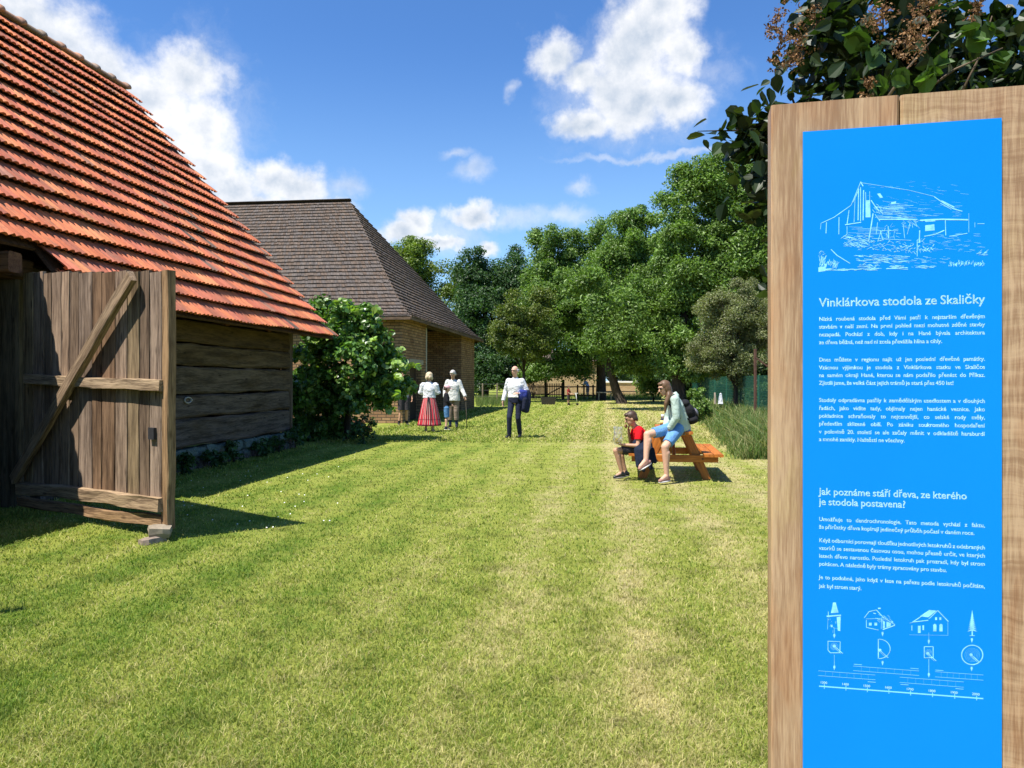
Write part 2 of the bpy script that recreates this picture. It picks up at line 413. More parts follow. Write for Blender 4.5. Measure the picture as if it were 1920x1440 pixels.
def figured(name, seed, curl):
    m, t, b = pbsdf(name, None, .5, .3); g = t.v('ADD', t.attr('gr', 'Vector'), (seed, seed*2.3, 0))
    if curl: wv = t.v('SUBTRACT', t.noise(t.v('MULTIPLY', g, (2.6, 5, 1)), 1, 3, .5, 0, True), (.5, .5, .5)); q = t.v('ADD', g, t.v('MULTIPLY', wv, (.10, .06, 0))); p = t.v('MULTIPLY', q, (52, 3.2, 3.2))
    else: q = g; p = t.v('MULTIPLY', q, (1.3, 26, 26))
    n = t.noise(p, 1.0, 6, .6, .5); fine = t.noise(t.v('MULTIPLY', g, (14, 260, 260)), 1, 3, .6); big = t.noise(t.v('MULTIPLY', g, (2.2, 7, 7)), 1, 4, .6, .4)
    k = t.m('ADD', t.m('MULTIPLY', n, .50), t.m('MULTIPLY', fine, .50))
    c = t.mix(t.rng(k, .36, .64), (.275, .160, .088), (.475, .318, .19))
    c = t.mix(t.m('MULTIPLY', t.rng(big, .50, .66), .55), c, t.mix(1.0, c, (.82, .60, .46), 'MULTIPLY'))
    c = t.mix(t.m('MULTIPLY', t.rng(big, .46, .34), .6), c, t.mix(1.0, c, (1.05, 1.12, .95), 'MULTIPLY'))
    t.put(b.inputs['Base Color'], c); t.put(b.inputs['Normal'], t.bump(k, .2, .006))
    return m
M_plank1 = figured('oak_straight_grain', 3.1, False); M_plank2 = figured('oak_curly_grain', 8.7, True)
M_picnic = wood('orange_stained_pine', (0.27, 0.080, 0.014), (0.54, 0.185, 0.030), 1.8, 22, rough=0.45, stain=0.3, stain_col=(0.6, 0.45, 0.35), bump=0.15, spec=0.4)
M_greywood = wood('grey_fence_wood', (0.05, 0.042, 0.034), (0.17, 0.145, 0.115), 1.5, 26)
M_bark = wood('tree_bark', (0.020, 0.016, 0.012), (0.075, 0.060, 0.046), 3.0, 14, knots=False, bump=1.0)
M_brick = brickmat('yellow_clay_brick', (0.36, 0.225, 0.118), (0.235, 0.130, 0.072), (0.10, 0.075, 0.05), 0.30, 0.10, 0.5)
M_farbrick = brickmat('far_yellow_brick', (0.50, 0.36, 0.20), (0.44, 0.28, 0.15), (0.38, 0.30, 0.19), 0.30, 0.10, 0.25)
M_leaf = leafmat('leaf'); M_gloss = leafmat('glossy_leaf', 0.34, 0.5, 0.25)
M_iron = plain('dark_iron', (0.03, 0.03, 0.033), 0.5, 0.4)
M_stone = plain('pale_stone', (.25, .21, .155), 0.9, 0.1, 0.35, 9)
# roof tile: colour per tile from the mesh, lichen and soot over it
M_tile, t, b = pbsdf('clay_roof_tile', None, 0.8, 0.2)
g = t.attr('gr', 'Vector'); c = t.attr('Col')
n = t.noise(g, 2.2, 6, 0.65); n2 = t.noise(t.v('MULTIPLY', g, (9, 1.6, 1)), 1.6, 6, 0.7); n3 = t.noise(g, 28, 4, 0.65)
c = t.mix(t.m('MULTIPLY', t.rng(n2, 0.47, 0.68), 0.7), c, (0.17, 0.095, 0.07))
c = t.mix(t.m('MULTIPLY', t.rng(n3, 0.62, 0.74), t.m('MULTIPLY', t.rng(n, 0.45, 0.65), 0.55)), c, (0.25, 0.21, 0.15))
f = t.rng(n3, 0.25, 0.75, 0.82, 1.15, False); c = t.mix(1.0, c, t.xyz(f, f, f), 'MULTIPLY')
t.put(b.inputs['Base Color'], c); t.put(b.inputs['Normal'], t.bump(n3, 0.35, 0.008))
# ================================================================== setting: lawn
rnd = random.Random(7); rng = np.random.default_rng(11)
TH = math.atan(0.12); D = Vector((math.sin(TH), math.cos(TH), 0)); N = Vector((-math.cos(TH), math.sin(TH), 0))
mb = MB(); mb.quad((-700, -300, 0), (700, -300, 0), (700, 1400, 0), (-700, 1400, 0))
tag(mb.build('lawn', M_ground), 'mown village green between the old barns', 'lawn', kind='structure')

def barn_s(x, y):   # distance of a point behind the row of barn fronts (eave line)
    return -(x+5.95-0.12*y)*math.cos(TH)
def blades(n, py0, py1, px0, px1, hmin, hmax, seed):
    g = np.random.default_rng(seed)
    py = g.uniform(py0, py1, n); Y = CH*F/(py-HZ); px = g.uniform(px0, px1, n); X = (px-960)/F*Y
    s_ = -(X+5.95-0.12*Y)*math.cos(TH)
    keep = s_ < 0.72
    X, Y = X[keep], Y[keep]; n = len(X)
    h = g.uniform(hmin, hmax, n)*np.where(s_[keep] > 0.0, 1.7, 1.0)
    w = np.maximum(0.0034, 0.00110*Y)*g.uniform(0.7, 1.4, n)
    a = g.uniform(0, 2*np.pi, n); lean = g.uniform(0.25, 1.7, n)*h
    la = g.uniform(0, 2*np.pi, n)
    dx, dy = np.cos(a)*w/2, np.sin(a)*w/2
    lx, ly = np.cos(la)*lean, np.sin(la)*lean
    z0 = -0.004
    b0 = np.stack([X-dx, Y-dy, np.full(n, z0)], 1); b1 = np.stack([X+dx, Y+dy, np.full(n, z0)], 1)
    m0 = np.stack([X-dx*.8+lx*.35, Y-dy*.8+ly*.35, h*.6], 1); m1 = np.stack([X+dx*.8+lx*.35, Y+dy*.8+ly*.35, h*.6], 1)
    tp = np.stack([X+lx, Y+ly, h*.95], 1)
    V = np.stack([b0, b1, m1, m0, tp], 1).reshape(-1, 3)
    i = np.arange(n)*5
    q = np.stack([i, i+1, i+2, i+3], 1); tr = np.stack([i+3, i+2, i+4], 1)
    c = np.repeat(np.stack([g.uniform(0, 1, n), np.zeros(n), g.uniform(0, 1, n)], 1), 5, axis=0)
    return V, q, tr, c
parts = [blades(330000, 800, 1640, -260, 2150, 0.012, 0.032, 1), blades(120000, 731, 830, -100, 2000, 0.025, 0.06, 2)]
V = np.concatenate([p[0] for p in parts]); o2 = len(parts[0][0])
q = np.concatenate([parts[0][1], parts[1][1]+o2]); tr = np.concatenate([parts[0][2], parts[1][2]+o2])
c = np.concatenate([p[3] for p in parts])
tag(np_mesh('mown_grass', V, [q, tr], M_blade, col=c), 'short mown grass with dry straw patches and mower stripes', 'grass', kind='stuff')

# ================================================================== tile-roofed log barn
T0 = 8.0
BR = Vector((-5.95, 0, 0))+D*T0
tb = thing('tiled_barn', 'low log barn with a steep orange clay tile roof', 'barn', BR, -TH)
TBM = Matrix.Translation(BR) @ Matrix.Rotation(-TH, 4, 'Z')
# local: x = -s (towards the lawn), y = t - T0
ZE, SR, ZR = 2.38, 4.99, 8.16
AL = math.atan2(ZR-ZE, SR); QL = math.hypot(ZR-ZE, SR); CO = QL/19.5
TN, TF, OP0, OP1 = -2.0, 17.08, 2.0, 8.76     # near end, far verge, opening
def roofP(q, t, lift=0.0):
    return (-(q*math.cos(AL))+lift*math.sin(AL), t-T0, ZE+q*math.sin(AL)+lift*math.cos(AL))
PAL = [((0.51, 0.150, 0.072), 10), ((0.57, 0.180, 0.080), 10), ((0.45, 0.130, 0.075), 8), ((0.60, 0.225, 0.10), 5),
       ((0.46, 0.145, 0.085), 6), ((0.36, 0.12, 0.07), 3), ((0.33, 0.155, 0.105), 1.2), ((0.22, 0.13, 0.095), 0.35)]
pal_c = [p[0] for p in PAL]; pal_w = [p[1] for p in PAL]
Vs, Qs, Cs, Gs = [], [], [], []; nv = 0
STEP = 0.0195; TW = STEP*12        # two ribs to a tile
streak = {int(rnd.uniform(TN, TF)/TW): rnd.randint(0, 17) for _ in range(24)}
for k in range(19):
    spans = [(TN, TF)] if k >= 2 else [(TN, OP0), (OP1, TF)]
    for (ta, tb_) in spans:
        nt = int((tb_-ta)/STEP)
        ts = ta+np.arange(nt+1)*STEP
        tile = np.floor((ts-TN)/TW+0.001).astype(int)
        cols = []; jit = []; last = None
        for ti in tile:
            if ti != last:
                cc = rnd.choices(pal_c, pal_w)[0]
                sk = streak.get(ti-3, streak.get(ti))
                if sk is not None and abs(sk-k) <= 1 and rnd.random() < .7: cc = rnd.choice([(0.13, 0.09, 0.07), (0.20, 0.125, 0.09), (0.30, 0.15, 0.10)])
                br = rnd.uniform(0.85, 1.12); cc = tuple(v*br for v in cc); jj = rnd.uniform(-0.004, 0.005); last = ti; dq = rnd.uniform(-.006, .006)
            cols.append(cc); jit.append((jj, dq))
        rb_ = {}; cols = [tuple(v*rb_.setdefault(int((t_-TN)/TW*2), rnd.uniform(.86, 1.12)) for v in c_) for c_, t_ in zip(cols, ts)]
        ph = (ts-TN)/TW*4*np.pi
        rib = 0.5*(1+np.cos(ph)); rib = 0.032*(rib**0.62)-0.007*np.clip(np.cos(ph/2+np.pi)*4-3, 0, 1)
        sag = 0.018*np.sin(ts*0.9+k*0.7)+0.010*np.sin(ts*2.3+k)
        rows = []
        for (qo, lf) in ((-0.018, 0.052), (-0.034, 0.082), (0.15, 0.044), (CO+0.03, -0.026)):
            rows.append([roofP(k*CO+qo+jit[i][1]+sag[i]*0.5, ts[i], lf+rib[i]*(0.6 if lf == 0.052 else 1)+jit[i][0]+(sag[i]*.5)) for i in range(nt+1)])
        A = np.array(rows).reshape(-1, 3); m = nt+1
        i = np.arange(nt)
        for r_ in range(3):
            a0 = nv+r_*m+i
            Qs.append(np.stack([a0, a0+1, a0+1+m, a0+m], 1))
        Vs.append(A); Cs.append(np.tile(np.array(cols), (4, 1)))
        gg = np.stack([np.tile(ts, 4), np.repeat(np.arange(4)*.13+k*CO, m), np.zeros(4*m)], 1); Gs.append(gg)
        nv += len(A)
roof = np_mesh('roof', np.concatenate(Vs), [np.concatenate(Qs)], M_tile, tb, np.concatenate(Cs), np.concatenate(Gs), True)
es = roof.modifiers.new('edge', 'EDGE_SPLIT'); es.split_angle = R(50)
# boarding under the tiles, back slope, ridge tiles, verge boards
mb = MB(3)
for (qa, qb, ta, tb_) in ((2*CO-.02, QL, TN, TF-.02), (0, 2*CO-.021, TN, OP0), (0, 2*CO-.021, OP1, TF-.02)):
    a, b_, c_, d_ = roofP(qa, ta, -.02), roofP(qa, tb_, -.02), roofP(qb, tb_, -.02), roofP(qb, ta, -.02)
    a2, b2, c2, d2 = roofP(qa, ta, -.055), roofP(qa, tb_, -.055), roofP(qb, tb_, -.055), roofP(qb, ta, -.055)
    mb.add([a, b_, c_, d_, a2, b2, c2, d2], [(0, 1, 2, 3), (7, 6, 5, 4), (0, 4, 5, 1), (1, 5, 6, 2), (2, 6, 7, 3), (3, 7, 4, 0)], (.8, .6, .5))
mb.build('roof_boarding', M_darkwood, tb)
mb = MB(4)
def backP(q, t, l): p = roofP(q, t, l); return (-2*SR-p[0], p[1], p[2])
for k in range(19):
    a, b_, c_, d_ = [backP(k*CO+dq, t, l) for dq, t, l in ((-.03, TN, .03), (-.03, TF, .03), (CO+.03, TF, -.01), (CO+.03, TN, -.01))]
    mb.add([b_, a, d_, c_], [(0, 1, 2, 3)], (.5, .17, .09), [(TN, k, 0), (TF, k, 0), (TF, k+.4, 0), (TN, k+.4, 0)])
mb.build('back_roof_slope', M_tile, tb)
mb = MB(5); t = TN; i = 0
while t < TF:
    cc = rnd.choice([(.34, .20, .14), (.26, .20, .15), (.42, .22, .14), (.30, .22, .17)])
    e = min(t+.55, TF+.03); r0, r1 = .100, .085
    pts = []
    for (tt, rr) in ((t, r1), (e-.07, r0-.012), (e-.07, r0+.02), (e, r0+.022)):
        pts.append([(-SR-rr*1.5*math.cos(a_), tt-T0, ZR-.035+rr*math.sin(a_)*1.0) for a_ in np.linspace(-.25, math.pi+.25, 10)])
    mb.rings([[p for p in ring] for ring in pts], cc, [(tt*3, k_*.1, i) for tt in (0, .3, .31, .4) for k_ in range(10)])
    t += .53; i += 1
mb.build('ridge_tile', M_tile, tb, True)
for s_ in (0, 1):
    mb = MB(6); f = (lambda q, l: roofP(q, TF-.03, l)) if s_ == 0 else (lambda q, l: backP(q, TF-.03, l))
    mb.beam(f(0.05, -.055), f(QL-.05, -.055), .03, .17, f(0, 1), .003)
    mb.build('verge_board', M_darkwood, tb)
# log wall: hewn timbers, far corner post, rubble foundation with old limewash
XW = -0.745
def wall_logs(mb, y0, y1, x, heights, th=.20, jit=.011):
    for (z0, z1, c_) in heights:
        mb.beam((x-th/2, y0-T0, (z0+z1)/2), (x-th/2, y1-T0, (z0+z1)/2), th, z1-z0-.022, (0, 0, 1), jit, c_, .16, None, 1, .006)
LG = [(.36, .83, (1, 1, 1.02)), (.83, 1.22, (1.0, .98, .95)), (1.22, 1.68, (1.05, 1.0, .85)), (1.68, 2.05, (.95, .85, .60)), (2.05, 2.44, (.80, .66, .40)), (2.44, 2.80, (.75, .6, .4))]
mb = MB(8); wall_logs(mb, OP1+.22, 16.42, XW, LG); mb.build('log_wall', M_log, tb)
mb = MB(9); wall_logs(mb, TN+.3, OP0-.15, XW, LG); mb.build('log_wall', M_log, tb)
mb = MB(10); mb.beam((XW-.10, 16.50-T0, 0), (XW-.10, 16.50-T0, 2.62), .19, .20, (1, 0, 0), .005, (1, .95, .85)); mb.build('corner_post', M_log, tb)
for y in np.arange(9.6, 17, 1.62):
    mb = MB(11); mb.beam((XW-.5, y-T0, 2.86), (XW+.46, y-T0, 2.42), .13, .15, (0, 0, 1), .006, (1.5, .9, .7)); mb.build('rafter_tail', M_darkwood, tb)
# back and gable walls, inside partition
mb = MB(12); XB = -2*SR-XW
wall_logs(mb, TN+.3, 16.4, XB+.2, [(z, z+.42, (.8, .8, .8)) for z in (.0, .42, .84, 1.26, 1.68, 2.1, 2.5)])
mb.build('back_wall', M_log, tb)
for yy in (16.46, TN+.25):
    mb = MB(13)
    for j in range(34):
        x0 = XW-.22-j*.25
        if x0-.25 < XB+.2: break
        xm = x0-.125; zt = ZE+min(-xm, 2*SR+xm)*math.tan(AL)-.16
        mb.beam((xm, yy-T0, 0.1), (xm, yy-T0, zt), .244, .035, (0, 1, 0), .002, (rnd.uniform(.7, 1.1),)*3)
    mb.build('gable_wall', M_darkwood, tb)
mb = MB(14)
for i in range(8): mb.beam((XW-.3, OP1+.35-T0, .18+.33*i), (XB+.5, OP1+.35-T0, .18+.33*i), .14, .30, (0, 0, 1), .006, (1, .95, .9), .15, None, 1, .008)
mb.build('inner_wall', M_log, tb)
mb = MB(15)
mb.beam((XW-.10, OP1+.08-T0, 0.0), (XW-.10, OP1+.08-T0, 2.60), .22, .24, (1, 0, 0), .006, (.75, .75, .6))
mb.build('hinge_post', M_log, tb)
mb = MB(15); mb.beam((XW-.10, OP0-.02-T0, 0.0), (XW-.10, OP0-.02-T0, 2.60), .22, .24, (1, 0, 0), .006, (.75, .75, .6)); mb.build('hinge_post', M_log, tb)
mb = MB(16); mb.beam((XW-.09, OP0-.3-T0, 2.73), (XW-.09, OP1+.20-T0, 2.73), .24, .24, (0, 0, 1), .006, (1.2, .9, .7)); mb.build('lintel_beam', M_darkwood, tb)
mb = MB(17); mb.beam((XW-.9, OP1-.35-T0, 2.74), (XW+.26, OP1-.35-T0, 2.74), .20, .22, (0, 0, 1), .006, (1.7, 1.2, .9)); mb.build('tie_beam', M_darkwood, tb)
# foundation
M_found, t, b = pbsdf('limewashed_rubble', None, 0.95, 0.05)
g = t.attr('gr', 'Vector'); n = t.noise(g, 3.0, 6, 0.65); n2 = t.noise(g, 16, 4, 0.6); zz = t.sep(g)[2]
c = t.mix(t.rng(n2, .3, .7), (0.06, 0.05, 0.043), (0.17, 0.14, 0.125))
c = t.mix(t.m('MULTIPLY', t.rng(t.m('ADD', n, t.m('MULTIPLY', zz, 1.0)), .60, .76), .7), c, (0.13, 0.19, 0.16))
t.put(b.inputs['Base Color'], c); t.put(b.inputs['Normal'], t.bump(n2, 1.0, .05))
mb = MB(18); yy = OP1+.3
while yy < 16.55:
    l = rnd.uniform(.3, .65)
    for (z0, z1) in ((.17, .35), (-.1, .165)):
        c0 = Vector((XW-.11+rnd.uniform(-.02, .02), yy+l/2-T0, (z0+z1)/2))
        mb.beam(c0-Vector((0, l/2-.008, 0)), c0+Vector((0, min(l/2, 16.58-yy-l/2+.1)-.008, 0)), .26, z1-z0-.01, (0, 0, 1), .018, (1, 1, 1), .2, 3)
    yy += l
for i in range(len(mb.Gr)): mb.Gr[i] = (mb.V[i][0], mb.V[i][1], mb.V[i][2])
mb.build('stone_footing', M_found, tb)
mb = MB(19)
c0 = Vector((XW+.015, 12.35-T0, 1.13))
mb.tube([c0+Vector((0, .10*math.cos(a_), .045*math.sin(a_))) for a_ in np.linspace(0, 2*math.pi, 15)], .014, 6); mb.ball(c0+Vector((0, .1, 0)), .024)
mb.build('iron_staple', plain('pale_worn_iron', (.30, .28, .25), .5, .4), tb)

# the two plank doors
def make_door(H, A, flip, label):
    """H hinge foot (world), A angle of the leaf; flip mirrors front and back"""
    L = 3.11; ff = -1.0*flip
    WM = Matrix.Translation(Vector((H[0], H[1], 0))) @ Matrix.Rotation(A, 4, 'Z')
    M = TBM.inverted() @ WM
    zt = lambda x: 2.68-0.24*x/L
    mb = MB(21); x = .10; r_ = random.Random(5)
    while x < L-.09:
        w = r_.uniform(.18, .285); w = min(w, L-.08-x)
        if w < .08: break
        cc = r_.uniform(.62, 1.28); tint = r_.choice([(1, 1, 1), (1.0, .98, .95), (1.1, .95, .8), (.92, .95, 1.0), (1.0, 1.02, .85)])
        mb.beam((x+w/2, 0, .24+r_.uniform(-.01, .01)), (x+w/2, 0, zt(x+w/2)+r_.uniform(-.012, .008)), w-r_.uniform(.014, .024), .034, (0, 1, 0), .004, tuple(cc*v for v in tint), .12, 8)
        mb.beam((x, .030*flip, .30), (x, .030*flip, zt(x)-.02), .07, .02, (0, 1, 0), .001, (.5, .45, .4)); x += w  # backing strip added behind each plank gap so no sunlight leaks through
    d = mb.build('door', M_door, tb, M=M)
    if label: d['label'] = label
    y0 = ff*.055
    def rail(name, p, q, w, h, col=(1, 1, 1), jit=.005, seed=1, wob=0.004, taper=1.0):
        m_ = MB(seed); dd = (Vector(q)-Vector(p)); up = (0, 0, 1) if abs(dd.x) > .1 else (1, 0, 0)
        if up[2]: m_.beam(p, q, w, h, up, jit, col, .10, 9, taper, wob)
        else: m_.beam(p, q, w, h, up, jit, col, .10, 9, taper, wob)
        return m_.build(name, M_doorrail, d)
    rail('rail', (.30, y0, 1.465), (3.03, y0, 1.40), .075, .105, (1.15, 1.12, 1.05), .006, 31)
    rail('rail', (.12, y0, .24), (3.03, y0, .325), .085, .125, (1.05, 1.0, .92), .008, 32, .008)
    rail('rail', (.12, y0*.8, .075), (3.03, y0*.8, .165), .07, .10, (.95, .8, .65), .006, 33, .010)
    rail('brace', (.08, y0*1.9, .33), (2.60, y0*1.9, 2.43), .065, .125, (.9, .85, .8), .005, 34)
    rail('stile', (3.055, y0*.25, .10), (3.055, y0*.25, 2.45), .082, .105, (.95, .80, .62), .004, 35)
    m_ = MB(36); m_.box((2.77, y0*.9, .90), (2.865, y0*.35, 1.01)) if ff > 0 else m_.box((2.77, y0*.9, .90), (2.865, y0*.35, 1.01))
    m_.build('lock_plate', M_iron, d)
    m_ = MB(37)
    for z in (.32, 1.47, 2.45): m_.box((-.10, min(0, y0*1.7), z), (.62, max(0, y0*1.7), z+.05)) if z == 2.45 else m_.tube([(-.06, 0, z-.08), (-.06, 0, z+.08)], .025)
    return d
make_door((-5.62, 8.80), math.atan2(-1.80, 2.54), 1, None)
make_door((-6.42, 2.05), math.atan2(2.02, 2.30), -1, None)

# ================================================================== shingled brick barn
S0 = 33.0
BB = Vector((-6.4, 0, 0))+D*S0
sb = thing('brick_barn', 'yellow brick barn under a hipped grey wooden shingle roof', 'barn', BB, -TH)
SBM = Matrix.Translation(BB) @ Matrix.Rotation(-TH, 4, 'Z')
ZE2, ZR2 = 3.55, 9.14
def prof(f): return (f-.05*(1-math.exp(-f/.085)))/(1-.05)
C1 = Vector((0, 25.6-S0, ZE2)); C2 = Vector((0, 41.0-S0, ZE2)); RR = Vector((-4.54, 32.8-S0, ZR2))
LL1 = Vector((-21.0, 25.6-S0, ZE2)); LL2 = Vector((-21.0, 41.0-S0, ZE2)); RL = Vector((-17.0, 32.8-S0, ZR2))
def hipP(A, B, f):
    p = A.lerp(B, f); p.z = A.z+(B.z-A.z)*prof(f); return p
def shingle_face(mb, A0, A1, B0, B1, ncour, wmin, wmax, r_):
    """A0,A1 eave corners; B0,B1 ridge ends"""
    eave = (A1-A0); nrm0 = eave.cross((B0+B1)/2-(A0+A1)/2).normalized()
    for k in range(ncour):
        f0, f1 = max(0, (k-.08)/ncour), min(1, (k+1.25)/ncour)
        l0, r0, l1, r1 = hipP(A0, B0, f0), hipP(A1, B1, f0), hipP(A0, B0, f1), hipP(A1, B1, f1)
        wl = (r0-l0).length; x = 0; sg = r_.uniform(0, 6)
        if wl < .1: continue
        up = ((l1+r1)/2-(l0+r0)/2).normalized(); nr = eave.normalized().cross(up)
        if nr.z < 0: nr = -nr
        while x < wl-.01:
            w = min(r_.uniform(wmin, wmax), wl-x); a, b_ = x/wl, min(1, (x+w-.006)/wl)
            lift = .055+r_.uniform(-.006, .008); dn = r_.uniform(-.012, .016)
            wv = .012*math.sin(x*.8+sg)+.008*math.sin(x*2.1+k)
            p0 = l0.lerp(r0, a)+nr*lift-up*(dn-wv); p1 = l0.lerp(r0, b_)+nr*lift-up*(dn-wv)
            p2 = l1.lerp(r1, min(1, b_)); p3 = l1.lerp(r1, a)
            p0b, p1b = p0-nr*.05, p1-nr*.05
            cc = r_.uniform(.88, 1.12); tint = r_.choice([(1, 1, 1), (1.04, .98, .92), (.95, .97, 1.0), (1.08, .96, .85)])
            o_ = r_.uniform(-40, 40)
            L = (p3-p0).length
            mb.add([p0, p1, p2, p3, p0b, p1b], [(0, 1, 2, 3), (4, 5, 1, 0), (4, 0, 3), (5, 2, 1)], tuple(cc*v for v in tint),
                   [(o_, 0, o_), (o_, w, o_), (o_+L, w, o_), (o_+L, 0, o_), (o_, 0, o_-.03), (o_, w, o_-.03)])
            x += w
mb = MB(41); r_ = random.Random(2)
shingle_face(mb, LL1, C1, RL, RR, 35, .08, .15, r_)
shingle_face(mb, C1, C2, RR, RR, 35, .08, .15, r_)
shingle_face(mb, C2, LL2, RR, RL, 12, .6, 1.2, r_)
shingle_face(mb, LL2, LL1, RL, RL, 12, .6, 1.2, r_)
sroof = mb.build('roof', M_shingle, sb)
mb = MB(42)
mb.beam(RL+Vector((-.2, .03, .06)), RR+Vector((.06, .03, .06)), .03, .17, (0, -1, .5), .003, (.45, .4, .4))
mb.beam(RL+Vector((-.2, .0, .10)), RR+Vector((.06, .0, .10)), .20, .03, (0, 0, 1), .003, (.45, .4, .4))
mb.build('ridge_board', M_shingle, sb)
mb = MB(43)   # soffit under the eaves
e = Vector((0, 0, -.07))
for A, B in ((LL1, C1), (C1, C2), (C2, LL2), (LL2, LL1)):
    ins = Vector((-10, 33-S0, 0)); a2 = A.lerp(Vector((-10.5, 33.1-S0, ZE2)), .17); b2 = B.lerp(Vector((-10.5, 33.1-S0, ZE2)), .17); a2.z = b2.z = ZE2+.42
    mb.quad(A+e, B+e, b2+e, a2+e, (.8, .7, .6))
    mb.beam(A+e*.7, B+e*.7, .05, .09, (0, 0, 1), .003, (1.5, 1.45, 1.4))
mb.build('eave_board', M_darkwood, sb)
mb = MB(44)
def wallpanel(mb, a, b_, z0, z1, u0=0.0):
    a = Vector(a); b_ = Vector(b_); L = (b_-a).length
    mb.add([a+Vector((0, 0, z0)), b_+Vector((0, 0, z0)), b_+Vector((0, 0, z1)), a+Vector((0, 0, z1))], [(0, 1, 2, 3)], (1, 1, 1),
           [(u0, z0, 0), (u0+L, z0, 0), (u0+L, z1, 0), (u0, z1, 0)])
XS = -.4; YF = 26.03-S0; YB = 40.5-S0; HW = 3.78; g0, g1 = 29.6-S0, 36.8-S0; XR = XS-2.4; d0, d1 = 27.05-S0, 28.75-S0
wallpanel(mb, (-20.6, YF, 0), (XS, YF, 0), 0, HW)
wallpanel(mb, (XS, YF, 0), (XS, d0, 0), 0, HW); wallpanel(mb, (XS, d0, 0), (XS, d1, 0), 2.02, HW, d0-YF); wallpanel(mb, (XS, d1, 0), (XS, g0, 0), 0, HW, d1-YF)
wallpanel(mb, (XS, g0, 0), (XR, g0, 0), 0, HW); wallpanel(mb, (XR, g0, 0), (XR, g1, 0), 0, HW+1.2); wallpanel(mb, (XR, g1, 0), (XS, g1, 0), 0, HW)
wallpanel(mb, (XS, g1, 0), (XS, YB, 0), 0, HW); wallpanel(mb, (XS, YB, 0), (-20.6, YB, 0), 0, HW); wallpanel(mb, (-20.6, YB, 0), (-20.6, YF, 0), 0, HW)
# door reveal
for y in (d0, d1): wallpanel(mb, (XS, y, 0), (XS-.30, y, 0), 0, 2.02)
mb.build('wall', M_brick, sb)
mb = MB(45); mb.box((XS-.34, d0-.18, 2.02), (XS+.035, d1+.18, 2.20)); mb.build('door_lintel', plain('pale_lintel', (.33, .29, .22), .9, .1, .2), sb)
mb = MB(46); x = d0+.02
while x < d1-.05:
    mb.beam((XS-.22, x+.09, .03), (XS-.22, x+.09, 2.0), .17, .03, (1, 0, 0), .002, (.7, .65, .6)); x += .18
mb.build('door', M_darkwood, sb)
mb = MB(47); mb.beam((XS-.12, g0-.2, 3.62), (XS-.12, g1+.2, 3.62), .22, .26, (0, 0, 1), .004, (.9, .85, .8)); mb.build('gateway_beam', M_darkwood, sb)
mb = MB(48)
mb.box((XS+.003, g0-.14, 0.0), (XS+.02, g0-.0, 3.45)); mb.build('corner_strip', plain('grey_plaster_strip', (.36, .34, .28), .9, .1, .2), sb)
# ================================================================== information board
EX = Vector((.973, -.231)).normalized(); PB = math.atan2(EX.y, EX.x); B0 = Vector((.543, 1.612, 0))
ib = thing('information_board', 'tall oak board with a bright blue printed panel about the barn', 'information board', B0, PB)
def S(px, py):
    k = (px-960)/F
    u = (k*B0.y-B0.x)/(EX.x-k*EX.y); Y = B0.y+EX.y*u
    return u, CH+(HZ-py)/F*Y
UB = .493; ZT = 2.027
mb = MB(51)
us, _ = S(1688, 300)
def plank(mb, u0, u1, seed):
    mb.r.seed(seed)
    mb.beam(((u0+u1)/2, .04, 0), ((u0+u1)/2, .04, ZT), u1-u0, .08, (0, 1, 0), .0006, (1, 1, 1), .055, 30)
plank(mb, 0, us-.0016, 3)
ib1 = mb.build('oak_plank', M_plank1, ib)
mb = MB(52); plank(mb, us+.0016, UB, 9); mb.build('oak_plank', M_plank2, ib)
M_blue = plain('blue_print', (0.0008, 0.222, 0.76), .4, .16, .05, 1.6)
M_print = plain('pale_cyan_print', (.50, .90, 1.0), .5, .3, .01)
M_print2 = plain('light_blue_print', (.20, .66, .97), .5, .3, .01); M_print3 = plain('soft_blue_print', (.25, .66, .94), .5, .2, .35, 60)
uL, uR = S(1505, 600)[0], S(1877, 600)[0]; zT = S(1505, 248)[1]
mb = MB(); mb.box((uL, -.0035, .42), (uR, -.0005, zT)); panel = mb.build('printed_panel', M_blue, ib)
# ---- text
def word_mesh(txt, size, sx=1.0):
    cu = bpy.data.curves.new('t', 'FONT'); cu.body = txt; cu.size = size; cu.resolution_u = 3
    o = bpy.data.objects.new('t', cu); COL.objects.link(o)
    dg = bpy.context.evaluated_depsgraph_get(); dg.update()
    me = bpy.data.meshes.new_from_object(o.evaluated_get(dg))
    n = len(me.vertices); co = np.empty(n*3, np.float32); me.vertices.foreach_get('co', co); co = co.reshape(-1, 3)
    fs = [tuple(p.vertices) for p in me.polygons]
    bpy.data.objects.remove(o); bpy.data.curves.remove(cu); bpy.data.meshes.remove(me)
    if n: co[:, 0] *= sx
    return co, fs
_wc = {}
def word(txt):
    if txt not in _wc: _wc[txt] = word_mesh(txt, 1.0)
    return _wc[txt]
def text_block(name, lines, ys, size, u0, u1, justify, sx=.93, bold=0.0, yoff=-.0038):
    mb = MB()
    for ln, (py, just) in zip(lines, zip(ys, justify)):
        z = S(1535, py)[1]; ws = [word(w_) for w_ in ln.split(' ')]
        wd_ = [(co[:, 0].max() if len(co) else 0)*size*sx for co, _ in ws]
        sp = .26*size*sx
        tot = sum(wd_)+sp*(len(ws)-1)
        if just: sp = (u1-u0-sum(wd_))/max(1, len(ws)-1)
        u = u0
        for (co, fs), w_ in zip(ws, wd_):
            for (bx, bz) in (((0, 0), (bold, 0), (0, bold)) if bold else ((0, 0),)):
                mb.add([(u+c_[0]*size*sx+bx, yoff-(bx+bz)*.05, z+c_[1]*size+bz) for c_ in co], fs)
            u += w_+sp
    return mb.build(name, M_print, panel)
